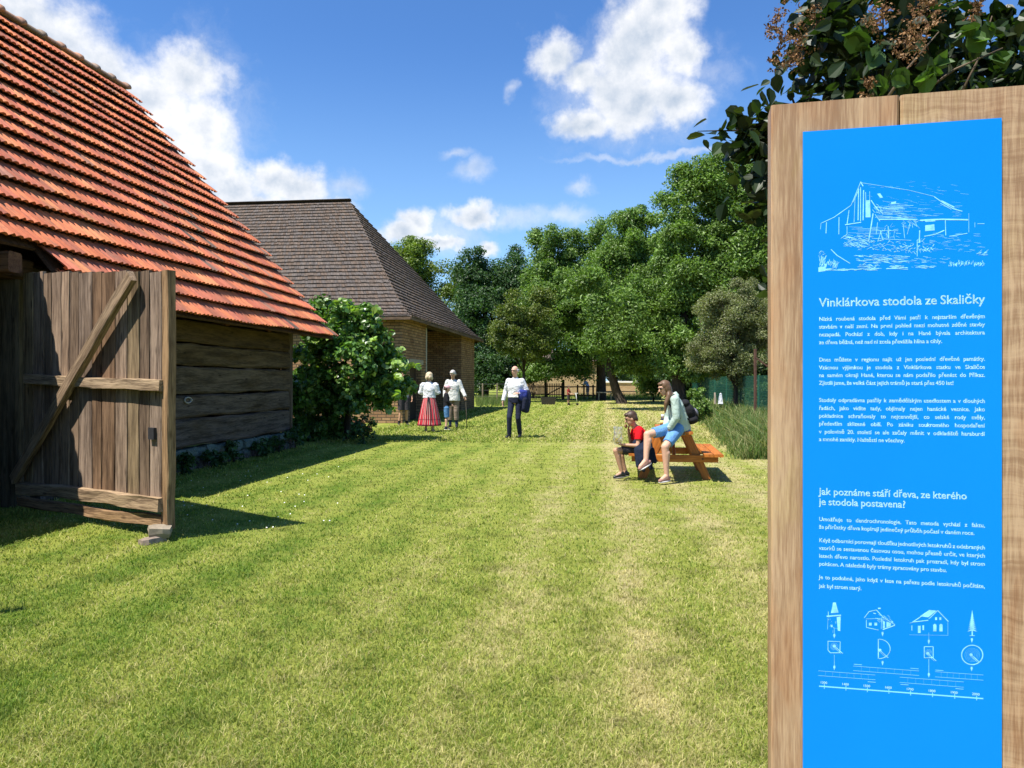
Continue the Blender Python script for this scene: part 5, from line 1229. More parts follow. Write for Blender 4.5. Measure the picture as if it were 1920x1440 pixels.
def person(label, loc, rz, H, J, spec, group=None):
    """J: joint overrides (metres for a 1.75 m adult, x to the figure's right, y forward); spec: clothing"""
    k = H/1.75; root = thing('person', label, 'person', loc, rz, group)
    d = dict(hipR=(.092, 0, .90), hipL=(-.092, 0, .90), kneeR=(.095, .02, .49), kneeL=(-.095, .02, .49), ankR=(.10, -.02, .085), ankL=(-.10, -.02, .085),
             toeR=(.13, .17, .0), toeL=(-.13, .17, .0), pel=(0, 0, .95), waist=(0, .0, 1.08), chest=(0, .005, 1.28), neck=(0, -.01, 1.47), head=(0, .025, 1.635),
             shR=(.172, -.01, 1.392), shL=(-.172, -.01, 1.392), elR=(.245, -.03, 1.14), elL=(-.245, -.03, 1.14), wrR=(.255, .05, .90), wrL=(-.255, .05, .90), look=(0, 1, -.05), handR=(0, .15, -1), handL=(0, .15, -1))
    d.update(J); raw = ('look', 'handR', 'handL', 'palmR', 'palmL'); P_ = {n: (Vector(v) if n in raw else Vector(v)*k) for n, v in d.items()}
    hk = spec.get('headk', 1.0)*k*1.02; girth = spec.get('girth', 1.0)*k
    sk = spec.get('skin', M_skin)
    mb = MB()
    at, Rm = head_shapes(mb, P_['head'], P_['look'], hk)
    mb.cap(P_['neck']-Vector((0, 0, .04*k)), P_['head']-Vector((0, 0, .05*k)), .058*k, .052*k)
    mb.chain([P_['pel'], P_['waist'], P_['chest'], P_['neck']], [.12*girth, .11*girth, .12*girth, .06*k])
    for s_ in 'RL':
        mb.chain([P_['chest'].lerp(P_['sh'+s_], .5), P_['sh'+s_], P_['el'+s_], P_['wr'+s_]], [.06*k, .048*k, .038*k, .025*k])
        pn = P_.get('palm'+s_, Vector((-1 if s_ == 'R' else 1, .3, 0)))
        hand(mb, P_['wr'+s_], P_['hand'+s_], pn, k, spec.get('curl', .5), 1 if s_ == 'R' else -1)
        mb.chain([P_['pel'], P_['hip'+s_], P_['knee'+s_], P_['ank'+s_]], [.09*k, .075*k, .050*k, .034*k])
        mb.cap(P_['knee'+s_].lerp(P_['ank'+s_], .25)+Vector((0, -.015*k, 0)), P_['knee'+s_].lerp(P_['ank'+s_], .6), .052*k, .036*k)
        mb.cap(P_['ank'+s_], P_['toe'+s_].lerp(P_['ank'+s_], .68)-Vector((0, 0, .005)), .032*k, .024*k)
    body = mb.remeshed('body', sk, root, .0085*max(.8, k), 2)
    face_bits(root, at, hk, spec.get('browm', M_hairb))
    # hair
    hm = spec.get('hair'); style = spec.get('style', 'short')
    if hm:
        mb = MB()
        mb.ball(at(0, -.022, .038), (.086*hk, .098*hk, .094*hk), Rm, 16, 12)
        mb.ball(at(0, .045, .092), (.060*hk, .040*hk, .028*hk), Rm, 12, 8)
        if style in ('short', 'bob'):
            for e in (-1, 1): mb.ball(at(e*.068, -.035, -.005), (.022*hk, .052*hk, .055*hk), Rm, 10, 8)
            mb.ball(at(0, -.085, -.02), (.060*hk, .030*hk, .060*hk), Rm, 10, 8)
        if style == 'bob':
            for i in range(9):
                a_ = math.pi*(.95+i/8*1.1); mb.ball(at(.078*math.cos(a_), -.02+.088*math.sin(a_), -.035+.02*math.sin(i*2.1)), (.034*hk, .034*hk, .055*hk), Rm, 10, 8)
            mb.ball(at(0, -.035, .03), (.104*hk, .10*hk, .098*hk), Rm, 12, 8)
        if style == 'bald':
            mb = MB()
            for e in (-1, 1): mb.ball(at(e*.070, -.035, .008), (.018*hk, .058*hk, .045*hk), Rm, 10, 8)
            mb.ball(at(0, -.088, .005), (.066*hk, .026*hk, .055*hk), Rm, 10, 8)
        if style == 'long':
            for e in (-1, 1): mb.ball(at(e*.070, -.03, -.02), (.026*hk, .058*hk, .075*hk), Rm, 10, 8)
            mb.ball(at(0, -.085, -.03), (.066*hk, .034*hk, .085*hk), Rm, 10, 8)
            for st_ in spec.get('strands', ()): mb.chain([Vector(p) for p in st_], [.030, .032, .026, .014][:len(st_)], 8)
        mb.remeshed('hair', hm, root, .009*max(.8, k), 1)
    # trousers / shorts / skirt
    tm = spec.get('trousers'); ln = spec.get('leg', 1.0)
    if tm:
        mb = MB(); lw = spec.get('legw', 1.0)
        mb.loft([(P_['pel']-Vector((0, 0, .10*k)), .150*girth, .105*girth), (P_['pel'], .168*girth, .120*girth), (P_['waist']-Vector((0, 0, .02*k)), .150*girth, .108*girth)])
        for s_ in 'RL':
            h_, kn, an = P_['hip'+s_], P_['knee'+s_], P_['ank'+s_]
            mb.cap(P_['pel'].lerp(h_, .8), h_, .095*k, .092*k)
            if ln <= .5:
                e = h_.lerp(kn, ln*2); mb.cone(h_, e, .094*k*lw, .080*k*lw)
            else:
                mb.cap(h_, kn, .092*k*lw, .070*k*lw)
                e = kn.lerp(an, (ln-.5)*2); mb.cone(kn, e, .070*k*lw, (.058 if ln > .9 else .066)*k*lw); mb.ball(kn, .068*k*lw)
        mb.remeshed(spec.get('tname', 'trousers'), tm, root, .010*max(.8, k), 3)
    sm = spec.get('shirt')
    if sm:
        mb = MB(); lo = P_['pel']-Vector((0, 0, spec.get('hem', .0)*k)); fl = spec.get('flare', 1.0)
        upv = (P_['neck']-P_['pel']).normalized(); xa = (P_['shR']-P_['shL']).normalized()
        mb.loft([(lo, .172*girth*fl, .128*girth*fl), (P_['waist'], .160*girth*(fl*.5+.5), .120*girth*(fl*.5+.5)), (P_['chest'], .178*girth, .128*girth), (P_['neck']-upv*.07*k, .158*k, .098*k), (P_['neck']-upv*.015*k, .085*k, .070*k), (P_['neck']+upv*.015*k, .062*k, .060*k)], xa=xa)
        sl_ = spec.get('sleeve', 1.0); sw = spec.get('sleevew', 1.0)
        for s_ in 'RL':
            sh, el, wr = P_['sh'+s_], P_['el'+s_], P_['wr'+s_]
            mb.cap(P_['chest'].lerp(P_['neck'], .5), sh, .075*k, .066*k)
            if sl_ <= .5:
                e = sh.lerp(el, sl_*2); mb.cone(sh, e, .066*k*sw, .062*k*sw)
            else:
                mb.cap(sh, el, .064*k*sw, .052*k*sw); e = el.lerp(wr, (sl_-.5)*2); mb.cone(el, e, .052*k*sw, .042*k*sw); mb.ball(el, .051*k*sw)
        for fn in spec.get('extra', ()): fn(mb, P_, k)
        mb.remeshed(spec.get('sname', 'shirt'), sm, root, .010*max(.8, k), 3)
    shm = spec.get('shoe', M_shoe)
    for s_ in 'RL': shoe('shoe', P_['ank'+s_], P_['toe'+s_], k, shm, root, spec.get('sole'))
    if 'sock' in spec:
        for s_ in 'RL':
            mb = MB(); kn, an = P_['knee'+s_], P_['ank'+s_]; t0 = spec.get('sockh', .6)
            mb.cone(kn.lerp(an, t0), an-Vector((0, 0, .03*k)), .052*k, .042*k); mb.remeshed('sock', spec['sock'], root, .009, 2)
    return root, P_, at, Rm, k
def face_rz(fx, fy): return math.atan2(fy, fx)-math.pi/2     # figure's +y looks along (fx, fy)

# --- man in white shirt, walking towards the camera with a jacket over his arm
pos = G(966, 821); pos.y = 19.4; pos.x = (966-960)/F*19.4
r1, P1, at1, Rm1, k1 = person('balding man in a white shirt and dark trousers striding across the grass', pos, face_rz(-.30, -.95), 1.80,
    dict(kneeR=(.10, .16, .50), ankR=(.12, .10, .085), toeR=(.15, .29, 0), kneeL=(-.09, .05, .49), ankL=(-.09, -.10, .095), toeL=(-.11, .07, .0), elR=(.262, -.05, 1.14), wrR=(.30, .04, .90),
         elL=(-.29, -.06, 1.13), wrL=(-.14, .17, 1.09), handL=(.5, .7, .05), palmL=(.3, -.3, -.9), look=(.35, 1, -.08)),
    dict(skin=M_skin, hair=M_hairg, style='bald', trousers=M_navy, shirt=M_white, hem=-.04, sleevew=1.15, legw=.95, girth=1.12, browm=M_hairg, curl=.45))
mb = MB()
for e in (-1, 1): mb.tube([at1(e*.033+.02*math.cos(a_), .103, .012+.016*math.sin(a_)) for a_ in np.linspace(0, 2*math.pi, 13)], .0028, 5)
mb.tube([at1(-.012, .106, .014), at1(.012, .106, .014)], .0025, 5)
for e in (-1, 1): mb.tube([at1(e*.054, .10, .014), at1(e*.078, .0, .012)], .0025, 5)
mb.build('glasses', M_iron, r1)
RM1 = Matrix.Translation(pos) @ Matrix.Rotation(face_rz(-.30, -.95), 4, 'Z')
jk = thing('folded_jacket', 'navy jacket with bright blue lining hanging over the walking man\'s forearm', 'jacket', RM1 @ (P1['elL'].lerp(P1['wrL'], .5)), face_rz(-.30, -.95))
c_ = P1['elL'].lerp(P1['wrL'], .5)
mb = MB()
mb.loft([(Vector((-.02, .05, .065)), .09, .06), (Vector((-.02, .06, .02)), .12, .085), (Vector((-.01, .06, -.08)), .12, .08), (Vector((0, .05, -.16)), .10, .06), (Vector((0, .04, -.20)), .06, .04)])
mb.ball((.05, .08, -.02), (.07, .06, .08)); mb.ball((-.07, .08, -.06), (.07, .06, .10))
mb.remeshed('lining', M_royal, jk, .012, 3)
mb = MB()
mb.loft([(Vector((-.05, -.0, .06)), .13, .06), (Vector((-.06, -.01, -.05)), .15, .08), (Vector((-.07, .0, -.25)), .14, .07), (Vector((-.06, .02, -.46)), .11, .06), (Vector((-.05, .02, -.50)), .07, .04)])
mb.cap((-.08, .07, -.16), (-.05, .08, -.40), .07, .05); mb.remeshed('outer_cloth', M_navy, jk, .012, 3)

# --- woman in folk costume from behind
pos = Vector(((805-960)/F*21.6, 21.6, 0))
def puff(mb, P_, k):
    for s_ in 'RL':
        mb.ball(P_['sh'+s_].lerp(P_['el'+s_], .55), (.095*k, .085*k, .13*k)); e = P_['el'+s_]
        mb.loft([(e+Vector((0, -.01, .06))*k, .07*k, .07*k), (e+Vector((.02 if s_ == 'R' else -.02, .0, -.0))*k, .095*k, .08*k), (e+Vector((.035 if s_ == 'R' else -.035, .02, -.035))*k, .09*k, .08*k)])
r2_, P2, at2, Rm2, k2 = person('blonde woman seen from behind in a white blouse and long red striped skirt', pos, face_rz(.05, 1), 1.66,
    dict(elR=(.225, .02, 1.17), elL=(-.225, .02, 1.17), wrR=(.12, .22, 1.10), wrL=(-.12, .22, 1.10), handR=(-.6, .7, .1), handL=(.6, .7, .1), look=(.1, 1, -.35), toeR=(.13, .17, 0), shR=(.19, -.01, 1.40), shL=(-.19, -.01, 1.40)),
    dict(skin=M_skin, hair=M_blond, style='bob', shirt=M_white, sname='blouse', hem=-.06, sleeve=.5, sleevew=1.35, extra=(puff,), shoe=plain('beige_leather', (.38, .31, .20), .6, .3), girth=1.15, headk=1.05))
M_skirt, t, b = pbsdf('red_striped_skirt', None, .9, .12)
gx = t.sep(t.attr('gr', 'Vector')); ang, hz_ = gx[0], gx[1]
sw_ = t.m('SINE', t.m('MULTIPLY', ang, 30.0)); c = t.mix(t.rng(sw_, .55, .80), (.46, .028, .045), (.60, .44, .40))
c = t.mix(t.rng(t.m('SINE', t.m('MULTIPLY', ang, 60.0)), .80, .95), c, (.16, .02, .03))
band = t.m('MULTIPLY', t.rng(hz_, .155, .165), t.rng(hz_, .185, .195, 1, 0)); c = t.mix(t.m('MULTIPLY', band, .6), c, (.12, .02, .03)); c = t.mix(t.rng(hz_, .03, .045, 1, 0), c, (.10, .012, .025))
t.put(b.inputs['Base Color'], c)
mb = MB(); Vr, gr = [], []; nz_ = 14; ns = 120
for i in range(nz_):
    f_ = i/(nz_-1); z = 1.05*k2*(1-f_)+.19*k2*f_; r_b = .155+.185*f_**.85
    for j in range(ns):
        a_ = 2*math.pi*j/ns; pl_ = 1+(.012+.065*f_)*math.sin(a_*17+.5*math.sin(a_*3)); rr_ = r_b*pl_*k2
        Vr.append((rr_*math.cos(a_), rr_*math.sin(a_)*.86, z)); gr.append((a_, (z-.19*k2), 0))
fs = [(i*ns+j, i*ns+(j+1) % ns, (i+1)*ns+(j+1) % ns, (i+1)*ns+j) for i in range(nz_-1) for j in range(ns)]
mb.add(Vr, [tuple(reversed(f_)) for f_ in fs], (1, 1, 1), gr)
mb.build('skirt', M_skirt, r2_, True)
mb = MB(); mb.loft([(Vector((0, 0, 1.02))*k2, .160*k2, .140*k2), (Vector((0, 0, 1.065))*k2, .160*k2, .138*k2)]); mb.build('waistband', M_black, r2_, True)
mb = MB()
for x0_, x1_, yb in ((-.012, -.03, 0), (.015, .028, .004)): mb.rings([[Vector((x+s_*.013, -.150*1.0-.235*f_**.85*.86-yb, 1.04-f_*.52))*k2 for s_, y in ((-1, 0), (1, 0), (1, 1), (-1, 1))] if False else [Vector((x+sx_*.014, -.152-.162*f_**.85-.006*sy_-yb, 1.04-f_*.52))*k2 for sx_, sy_ in ((-1, 0), (1, 0), (1, 1), (-1, 1))] for f_, x in ((0, x0_), (.35, (x0_+x1_)/2), (.7, x1_), (1, x1_*1.2))])
mb.build('apron_ribbon', M_black, r2_)

# --- old man with a stick
pos = Vector(((850-960)/F*23.6, 23.6, 0))
def smock(mb, P_, k): mb.loft([(P_['pel']-Vector((0, 0, .12*k)), .20*k, .145*k), (P_['waist'], .19*k, .145*k), (P_['chest'], .18*k, .13*k)])
r3, P3, at3, Rm3, k3 = person('white-haired old man in a loose cream shirt leaning on a stick', pos, face_rz(-.15, -1), 1.76,
    dict(elL=(-.27, .0, 1.16), wrL=(-.40, .13, .95), handL=(-.3, .5, -.6), palmL=(.2, .2, -.9), elR=(.26, .0, 1.15), wrR=(.24, .12, .92), head=(.0, .06, 1.62), look=(.25, 1, -.65), neck=(0, .01, 1.46)),
    dict(skin=M_skin2, hair=M_hairg, style='short', shirt=M_cream, hem=.13, flare=1.12, sleevew=1.25, trousers=M_brown, leg=.82, legw=1.15, shoe=M_shoe, sock=M_sock, sockh=.55, girth=1.12, extra=(smock,), browm=M_hairg, curl=.8, tname='breeches'))
RM3 = Matrix.Translation(pos) @ Matrix.Rotation(face_rz(-.15, -1), 4, 'Z')
top = RM3 @ (P3['wrL']+Vector((-.025, .045, -.06))); ft = Vector((top.x+.03, top.y-.08, 0))
mb = MB(); mb.tube([Vector((0, 0, 0)), (top-ft)*.5+Vector((.006, 0, 0)), (top-ft), (top-ft)+Vector((0, -.01, .05))], [.010, .012, .013, .012], 8)
mb.tube([(top-ft)+Vector((-.05, 0, .045)), (top-ft)+Vector((0, -.01, .055)), (top-ft)+Vector((.05, -.02, .045))], [.012, .014, .010], 8)
o = mb.build('walking_stick', M_greywood, smooth=True); o.location = ft; tag(o, 'thin wooden walking stick in the old man\'s hand', 'walking stick')

# --- child in cap beside them
pos = Vector(((837-960)/F*22.6, 22.6, 0))
r4, P4, at4, Rm4, k4 = person('child in a pink cap, black jacket and blue shorts beside the red skirt', pos, face_rz(.85, .15), 1.28,
    dict(look=(-.1, 1, -.35), wrR=(.2, .16, .98), elR=(.24, .02, 1.15), handR=(0, .8, -.3), wrL=(-.2, .1, .92)),
    dict(skin=M_skin, hair=M_hairb, style='short', shirt=M_black, sname='jacket', hem=.10, sleevew=1.25, trousers=M_blue2, leg=.5, legw=1.2, shoe=M_navy, headk=1.22, tname='shorts', sole=M_sole))
mb = MB(); hk = 1.22*k4*1.02; mb.ball(at4(0, -.012, .055), (.094*hk, .108*hk, .090*hk), Rm4, 16, 12); mb.ball(at4(0, .125, .055), (.070*hk, .070*hk, .012*hk), Rm4, 14, 8)
mb.remeshed('cap', M_pink, r4, .009, 2)

# --- visitor half hidden by the vine
pos = Vector(((757-960)/F*24.6, 24.6, 0))
person('visitor in dark shorts half hidden behind the vine leaves', pos, face_rz(.35, -1), 1.74, dict(ankR=(.15, -.02, .085), toeR=(.19, .17, 0)),
       dict(skin=M_skin2, hair=M_hairb, style='short', shirt=plain('grey_striped_cloth', (.36, .37, .36), .9, .1), sleeve=.45, sleevew=1.2, hem=.05, trousers=M_char, leg=.5, legw=1.2, shoe=M_shoe, sock=M_black, sockh=.82, tname='shorts'))

# --- far child with a scooter and far visitor at the rails
pos = Vector(((1066-960)/F*44.5, 44.5, 0))
person('small child in a dark red top holding a scooter by the gate', pos, face_rz(.8, -.5), 1.12, dict(wrR=(.16, .30, 1.02), elR=(.24, .08, 1.16), handR=(0, 1, 0), wrL=(-.16, .30, 1.02), elL=(-.24, .08, 1.16), handL=(0, 1, 0)),
       dict(skin=M_skin2, hair=M_hairb, style='short', shirt=cloth('dark_red_cotton', (.26, .03, .03)), sleeve=.45, trousers=M_char, leg=.5, shoe=M_shoe, headk=1.25, tname='shorts'))
c0 = Vector(((1075-960)/F*44.3, 44.2, 0)); scn = thing('kick_scooter', 'child\'s kick scooter with a pale steering column', 'scooter', c0, .5)
mb = MB(); mb.tube([(.25, 0, .10), (.17, 0, .70)], .022, 8); mb.tube([(.17, -.18, .70), (.17, .18, .70)], .016, 8); mb.build('steering_column', plain('pale_metal', (.6, .6, .6), .4, .5), scn, True)
mb = MB(); mb.beam((-.28, 0, .09), (.22, 0, .09), .11, .025, (0, 0, 1), 0); mb.build('deck', M_iron, scn)
for x in (-.32, .27):
    mb = MB(); mb.tube([(x, -.015, .08), (x, .015, .08)], .08, 14); mb.build('wheel', M_shoe, scn)
pos = Vector(((1102-960)/F*59.3, 59.3, 0))
person('far visitor in a pale blue striped top leaning on the rail fence', pos, face_rz(-.75, .6), 1.66, dict(neck=(0, .20, 1.42), head=(0, .27, 1.57), chest=(0, .12, 1.25), shR=(.18, .18, 1.37), shL=(-.18, .18, 1.37), elR=(.24, .26, 1.12), elL=(-.24, .26, 1.12), wrR=(.18, .42, 1.0), wrL=(-.18, .42, 1.0), look=(.2, 1, -.3)),
       dict(skin=M_skin, hair=M_hairb, style='short', shirt=cloth('pale_blue_cotton', (.42, .52, .78)), sleeve=.45, trousers=plain('skin_toned_shorts', (.36, .27, .25), .9, .1), leg=.42, shoe=M_sole, tname='shorts'))

# --- the two on the picnic table: built from joints measured on the photograph
def seated(label, loc, jt, spec, k):
    root = thing('person', label, 'person', loc); o = Vector(loc)
    P_ = {n: (Vector(v) if n in ('look', 'handR', 'handL', 'palmR', 'palmL', 'footR', 'footL') else Vector(v)-o) for n, v in jt.items()}
    hk = spec['headk']; mb = MB()
    at, Rm = head_shapes(mb, P_['head'], P_['look'], hk)
    mb.cap(P_['neck']-Vector((0, 0, .03)), P_['head'].lerp(P_['neck'], .25), .052*k, .048*k)
    mb.chain([P_['pel'], P_['waist'], P_['chest'], P_['neck']], [.105*k, .095*k, .10*k, .055*k])
    for s_ in 'RL':
        mb.chain([P_['chest'].lerp(P_['sh'+s_], .5), P_['sh'+s_], P_['el'+s_], P_['wr'+s_]], [.055*k, .046*k, .038*k, .026*k])
        hand(mb, P_['wr'+s_], P_['hand'+s_], P_['palm'+s_], k, spec.get('curl', .6), 1 if s_ == 'R' else -1)
        kn, an = P_['knee'+s_], P_['ank'+s_]
        mb.chain([P_['pel'], P_['hip'+s_], kn, an], [.08*k, .078*k, .054*k, .034*k]); bk = Vector(spec['back'])*.016*k
        mb.cap(kn.lerp(an, .22)+bk, kn.lerp(an, .58)+bk*.5, .052*k, .038*k); mb.ball(kn, .056*k)
        f_ = P_['foot'+s_].normalized(); mb.cap(an, an+f_*.10*k+Vector((0, 0, -.04*k)), .036*k, .028*k)
    mb.remeshed('body', spec['skin'], root, .0075, 2)
    face_bits(root, at, hk, M_hairb)
    return root, P_, at, Rm
def foot(root, an, f_, k, mat, sole):
    an = Vector(an); f_ = Vector(f_).normalized(); s_ = f_.cross(Vector((0, 0, 1))).normalized(); u = s_.cross(f_)
    Rm = Matrix((s_, f_, u)).transposed(); at = lambda x, y, z: an+Rm@Vector((x*k, y*k, z*k))
    mb = MB(); mb.cap(at(0, -.035, -.045), at(0, .06, -.045), .036*k, .038*k); mb.cap(at(0, .05, -.045), at(0, .145, -.058), .038*k, .028*k); mb.cap(at(0, 0, .0), at(0, .01, -.04), .040*k, .042*k)
    o = mb.remeshed('shoe', mat, root, .0075, 2)
    mb = MB(); mb.ball(at(0, .05, -.078), (.043*k, .125*k, .017*k), Rm, 18, 8); mb.build('sole', sole, o, True)
X = lambda px, py, Y: tuple(W(px, py, Y))
# girl in mint hoodie
gl = dict(pel=X(1276, 800, 11.08), waist=X(1275, 785, 11.05), chest=X(1267, 762, 11.02), neck=X(1257, 740, 11.0), head=X(1245.5, 728, 10.98), look=(-.92, -.30, -.32),
          shL=X(1266, 749, 10.84), shR=X(1258, 750, 11.18), elL=X(1268, 783, 10.80), elR=X(1252, 784, 11.2), wrL=X(1254, 806, 10.86), wrR=X(1247, 806, 11.04), handL=(-.7, .45, -.45), handR=(-.6, -.4, -.5), palmL=(.2, .5, -.6), palmR=(.2, -.5, -.6),
          hipL=X(1272, 803, 10.96), hipR=X(1268, 801, 11.02), kneeL=X(1247, 838, 10.72), ankL=X(1250, 892, 10.72), kneeR=X(1214, 815, 10.78), ankR=X(1211, 863, 10.70), footL=(-.75, -.55, -.05), footR=(-.80, -.35, -.42))
loc = (PM @ Vector((0, -.75, .72)))
rg, Pg, atg, Rmg = seated('girl in a mint hoodie and denim shorts perched on the table end', loc, gl, dict(headk=.88, skin=M_skin, back=(1, 0, 0), curl=.7), 1.0)
mb = MB(); mb.loft([(Pg['pel']+Vector((.01, 0, -.02)), .185, .135), (Pg['waist'], .172, .128), (Pg['chest'], .165, .115), (Pg['neck'].lerp(Pg['chest'], .35), .145, .095), (Pg['neck'].lerp(Pg['chest'], .02), .075, .070)], xa=(0, 1, 0))
for s_ in 'RL':
    mb.cap(Pg['chest'].lerp(Pg['neck'], .5), Pg['sh'+s_], .068, .064); mb.cap(Pg['sh'+s_], Pg['el'+s_], .064, .056); mb.cone(Pg['el'+s_], Pg['el'+s_].lerp(Pg['wr'+s_], .93), .056, .044); mb.ball(Pg['el'+s_], .056)
mb.loft([(Pg['neck']+Vector((.045, 0, .02)), .085, .045), (Pg['neck']+Vector((.075, 0, -.02)), .105, .05), (Pg['neck']+Vector((.085, 0, -.075)), .075, .035)], xa=(0, 1, 0))
mb.remeshed('hoodie', M_mint, rg, .009, 3)
mb = MB(); mb.ball(Pg['pel']+Vector((0, 0, -.02)), (.15, .17, .105))
for s_, q in (('L', .82), ('R', .80)): mb.cap(Pg['pel'].lerp(Pg['hip'+s_], .6), Pg['hip'+s_], .10, .098); mb.cone(Pg['hip'+s_], Pg['hip'+s_].lerp(Pg['knee'+s_], q), .098, .076)
mb.remeshed('denim_shorts', M_denim, rg, .009, 2)
mb = MB(); hk = .88
mb.ball(atg(0, -.022, .036), (.076, .088, .084), Rmg, 16, 12); mb.ball(atg(0, .045, .090), (.053, .036, .023), Rmg, 12, 8); mb.ball(atg(0, -.085, -.03), (.058, .032, .07), Rmg)
for e in (-1, 1): mb.ball(atg(e*.070, -.03, -.02), (.021, .052, .066), Rmg)
nk = Pg['neck']
mb.chain([atg(-.055, -.03, -.06), nk+Vector((-.04, -.085, -.01)), nk+Vector((-.085, -.105, -.12)), nk+Vector((-.095, -.105, -.25))], [.034, .036, .030, .012]); mb.chain([atg(-.03, -.07, -.05), nk+Vector((-.01, -.07, -.02)), nk+Vector((-.06, -.10, -.14))], [.034, .03, .016])
mb.remeshed('long_hair', M_hairl, rg, .008, 1)
mb = MB()
for e in (-1, 1): mb.ball(atg(e*.030*.88, .083*.88+.004, .014), (.021, .012, .016), Rmg, 10, 8)
mb.tube([atg(-.07, .0, .018), atg(-.052, .080, .018), atg(.052, .080, .018), atg(.07, .0, .018)], .004, 6)
mb.build('sunglasses', M_shoe, rg, True)
for s_ in 'LR': foot(rg, Pg['ank'+s_], Pg['foot'+s_], .95, M_sneak, M_sole)
# her backpack
bc = W(1287, 772, 11.03); bp = thing('backpack', 'small black backpack on the girl\'s back', 'backpack', bc, 0)
ax = (Pg['neck']-Pg['pel']).normalized(); Rb = Matrix.Rotation(math.atan2(ax.x, ax.z), 3, 'Y')
mb = MB()
for (p_, r_) in (((.02, 0, .12), (.065, .13, .06)), ((.03, 0, .0), (.085, .15, .13)), ((.035, 0, -.13), (.09, .15, .07)), ((.10, 0, -.06), (.04, .11, .09))): mb.ball(Rb@Vector(p_), r_, Rb, 16, 12)
o = mb.remeshed('bag', M_black, bp, .010, 4)
mb = MB(); mb.ball(Rb@Vector((.118, -.02, -.05)), (.03, .085, .07), Rb, 14, 10); mb.build('front_pocket', plain('grey_nylon', (.10, .10, .13), .5, .4), bp, True)
for s_, yy_ in (('L', -.1), ('R', .1)):
    mb = MB(); g_ = lambda v: Vector(v)+rg.location-bc
    mb.tube([g_(Pg['neck']+Vector((.10, yy_, -.05))), g_(Pg['sh'+s_]+Vector((-.01, -yy_*.35, .068))), g_(Pg['chest']+Vector((-.125, yy_*1.15, .05))), g_(Pg['waist']+Vector((-.06, yy_*1.7, .02))), g_(Pg['waist']+Vector((.10, yy_*1.2, .0)))], .013, 8); mb.build('shoulder_strap', M_black, bp, True)
# boy in red
bl = dict(pel=X(1203, 838, 11.18), waist=X(1203, 827, 11.16), chest=X(1200, 814, 11.15), neck=X(1191, 800, 11.14), head=X(1183, 785, 11.12), look=(-.94, -.05, -.34),
          shL=X(1199, 806, 11.03), shR=X(1191, 806, 11.26), elL=X(1196, 836, 10.98), elR=X(1183, 832, 11.34), wrL=X(1168, 834, 11.02), wrR=X(1179, 811, 11.22), handL=(-.9, .15, .15), handR=(-.18, -.2, 1), palmL=(.1, .2, .9), palmR=(.5, -.3, .1),
          hipL=X(1201, 841, 11.09), hipR=X(1201, 841, 11.25), kneeL=X(1155, 845, 11.06), ankL=X(1166, 886, 11.08), kneeR=X(1161, 846, 11.28), ankR=X(1173, 884, 11.30), footL=(-.95, -.2, -.12), footR=(-.95, -.1, -.12))
loc = (PM @ Vector((-.55, -.62, .40)))
rb, Pb, atb, Rmb = seated('dark-haired boy in a red shirt eating on the near bench', loc, bl, dict(headk=.88, skin=M_skin2, back=(1, 0, 0), curl=.75), .80)
mb = MB(); mb.loft([(Pb['pel']+Vector((0, 0, .03)), .135, .110), (Pb['waist'], .130, .105), (Pb['chest'], .132, .10), (Pb['neck'].lerp(Pb['chest'], .4), .115, .08), (Pb['neck'].lerp(Pb['chest'], .08), .062, .056)], xa=(0, 1, 0))
for s_ in 'RL': mb.cap(Pb['chest'].lerp(Pb['neck'], .5), Pb['sh'+s_], .058, .056); mb.cone(Pb['sh'+s_], Pb['sh'+s_].lerp(Pb['el'+s_], .62), .058, .056)
mb.remeshed('red_shirt', M_redt, rb, .0085, 2)
mb = MB(); mb.ball(Pb['pel']+Vector((0, 0, -.01)), (.12, .135, .085))
for s_ in 'RL': mb.cap(Pb['pel'].lerp(Pb['hip'+s_], .6), Pb['hip'+s_], .078, .078); mb.cone(Pb['hip'+s_], Pb['hip'+s_].lerp(Pb['knee'+s_], .76), .080, .068)
mb.remeshed('shorts', M_char, rb, .0085, 2)
mb = MB(); q = Pb['pel']    # jacket tied round his waist, hanging over the bench
mb.loft([(q+Vector((.0, -.02, .07)), .14, .125), (q+Vector((.0, -.08, .01)), .145, .15), (q+Vector((-.01, -.26, -.06)), .14, .075), (q+Vector((.01, -.30, -.18)), .12, .05), (q+Vector((.02, -.30, -.25)), .07, .03)])
for dx_, l_ in ((-.11, .24), (-.04, .30), (.05, .27), (.10, .18)): mb.cap(q+Vector((dx_, -.25, -.02)), q+Vector((dx_*1.15+.02, -.32, -l_)), .044, .030)
mb.remeshed('jacket_round_waist', cloth('dark_navy_fleece', (.012, .018, .035)), rb, .0095, 3)
mb = MB(); h_ = .88
mb.ball(atb(0, -.022, .038), (.084*h_, .098*h_, .092*h_), Rmb, 16, 12); mb.ball(atb(0, .05, .085), (.062*h_, .040*h_, .030*h_), Rmb); mb.ball(atb(0, -.085, -.02), (.060*h_, .030*h_, .055*h_), Rmb)
for e in (-1, 1): mb.ball(atb(e*.066, -.04, .0), (.022*h_, .05*h_, .05*h_), Rmb)
mb.remeshed('hair', M_hairb, rb, .008, 1)
for s_ in 'LR': foot(rb, Pb['ank'+s_], Pb['foot'+s_], .82, M_shoe, plain('grey_rubber', (.16, .15, .15), .7, .2))
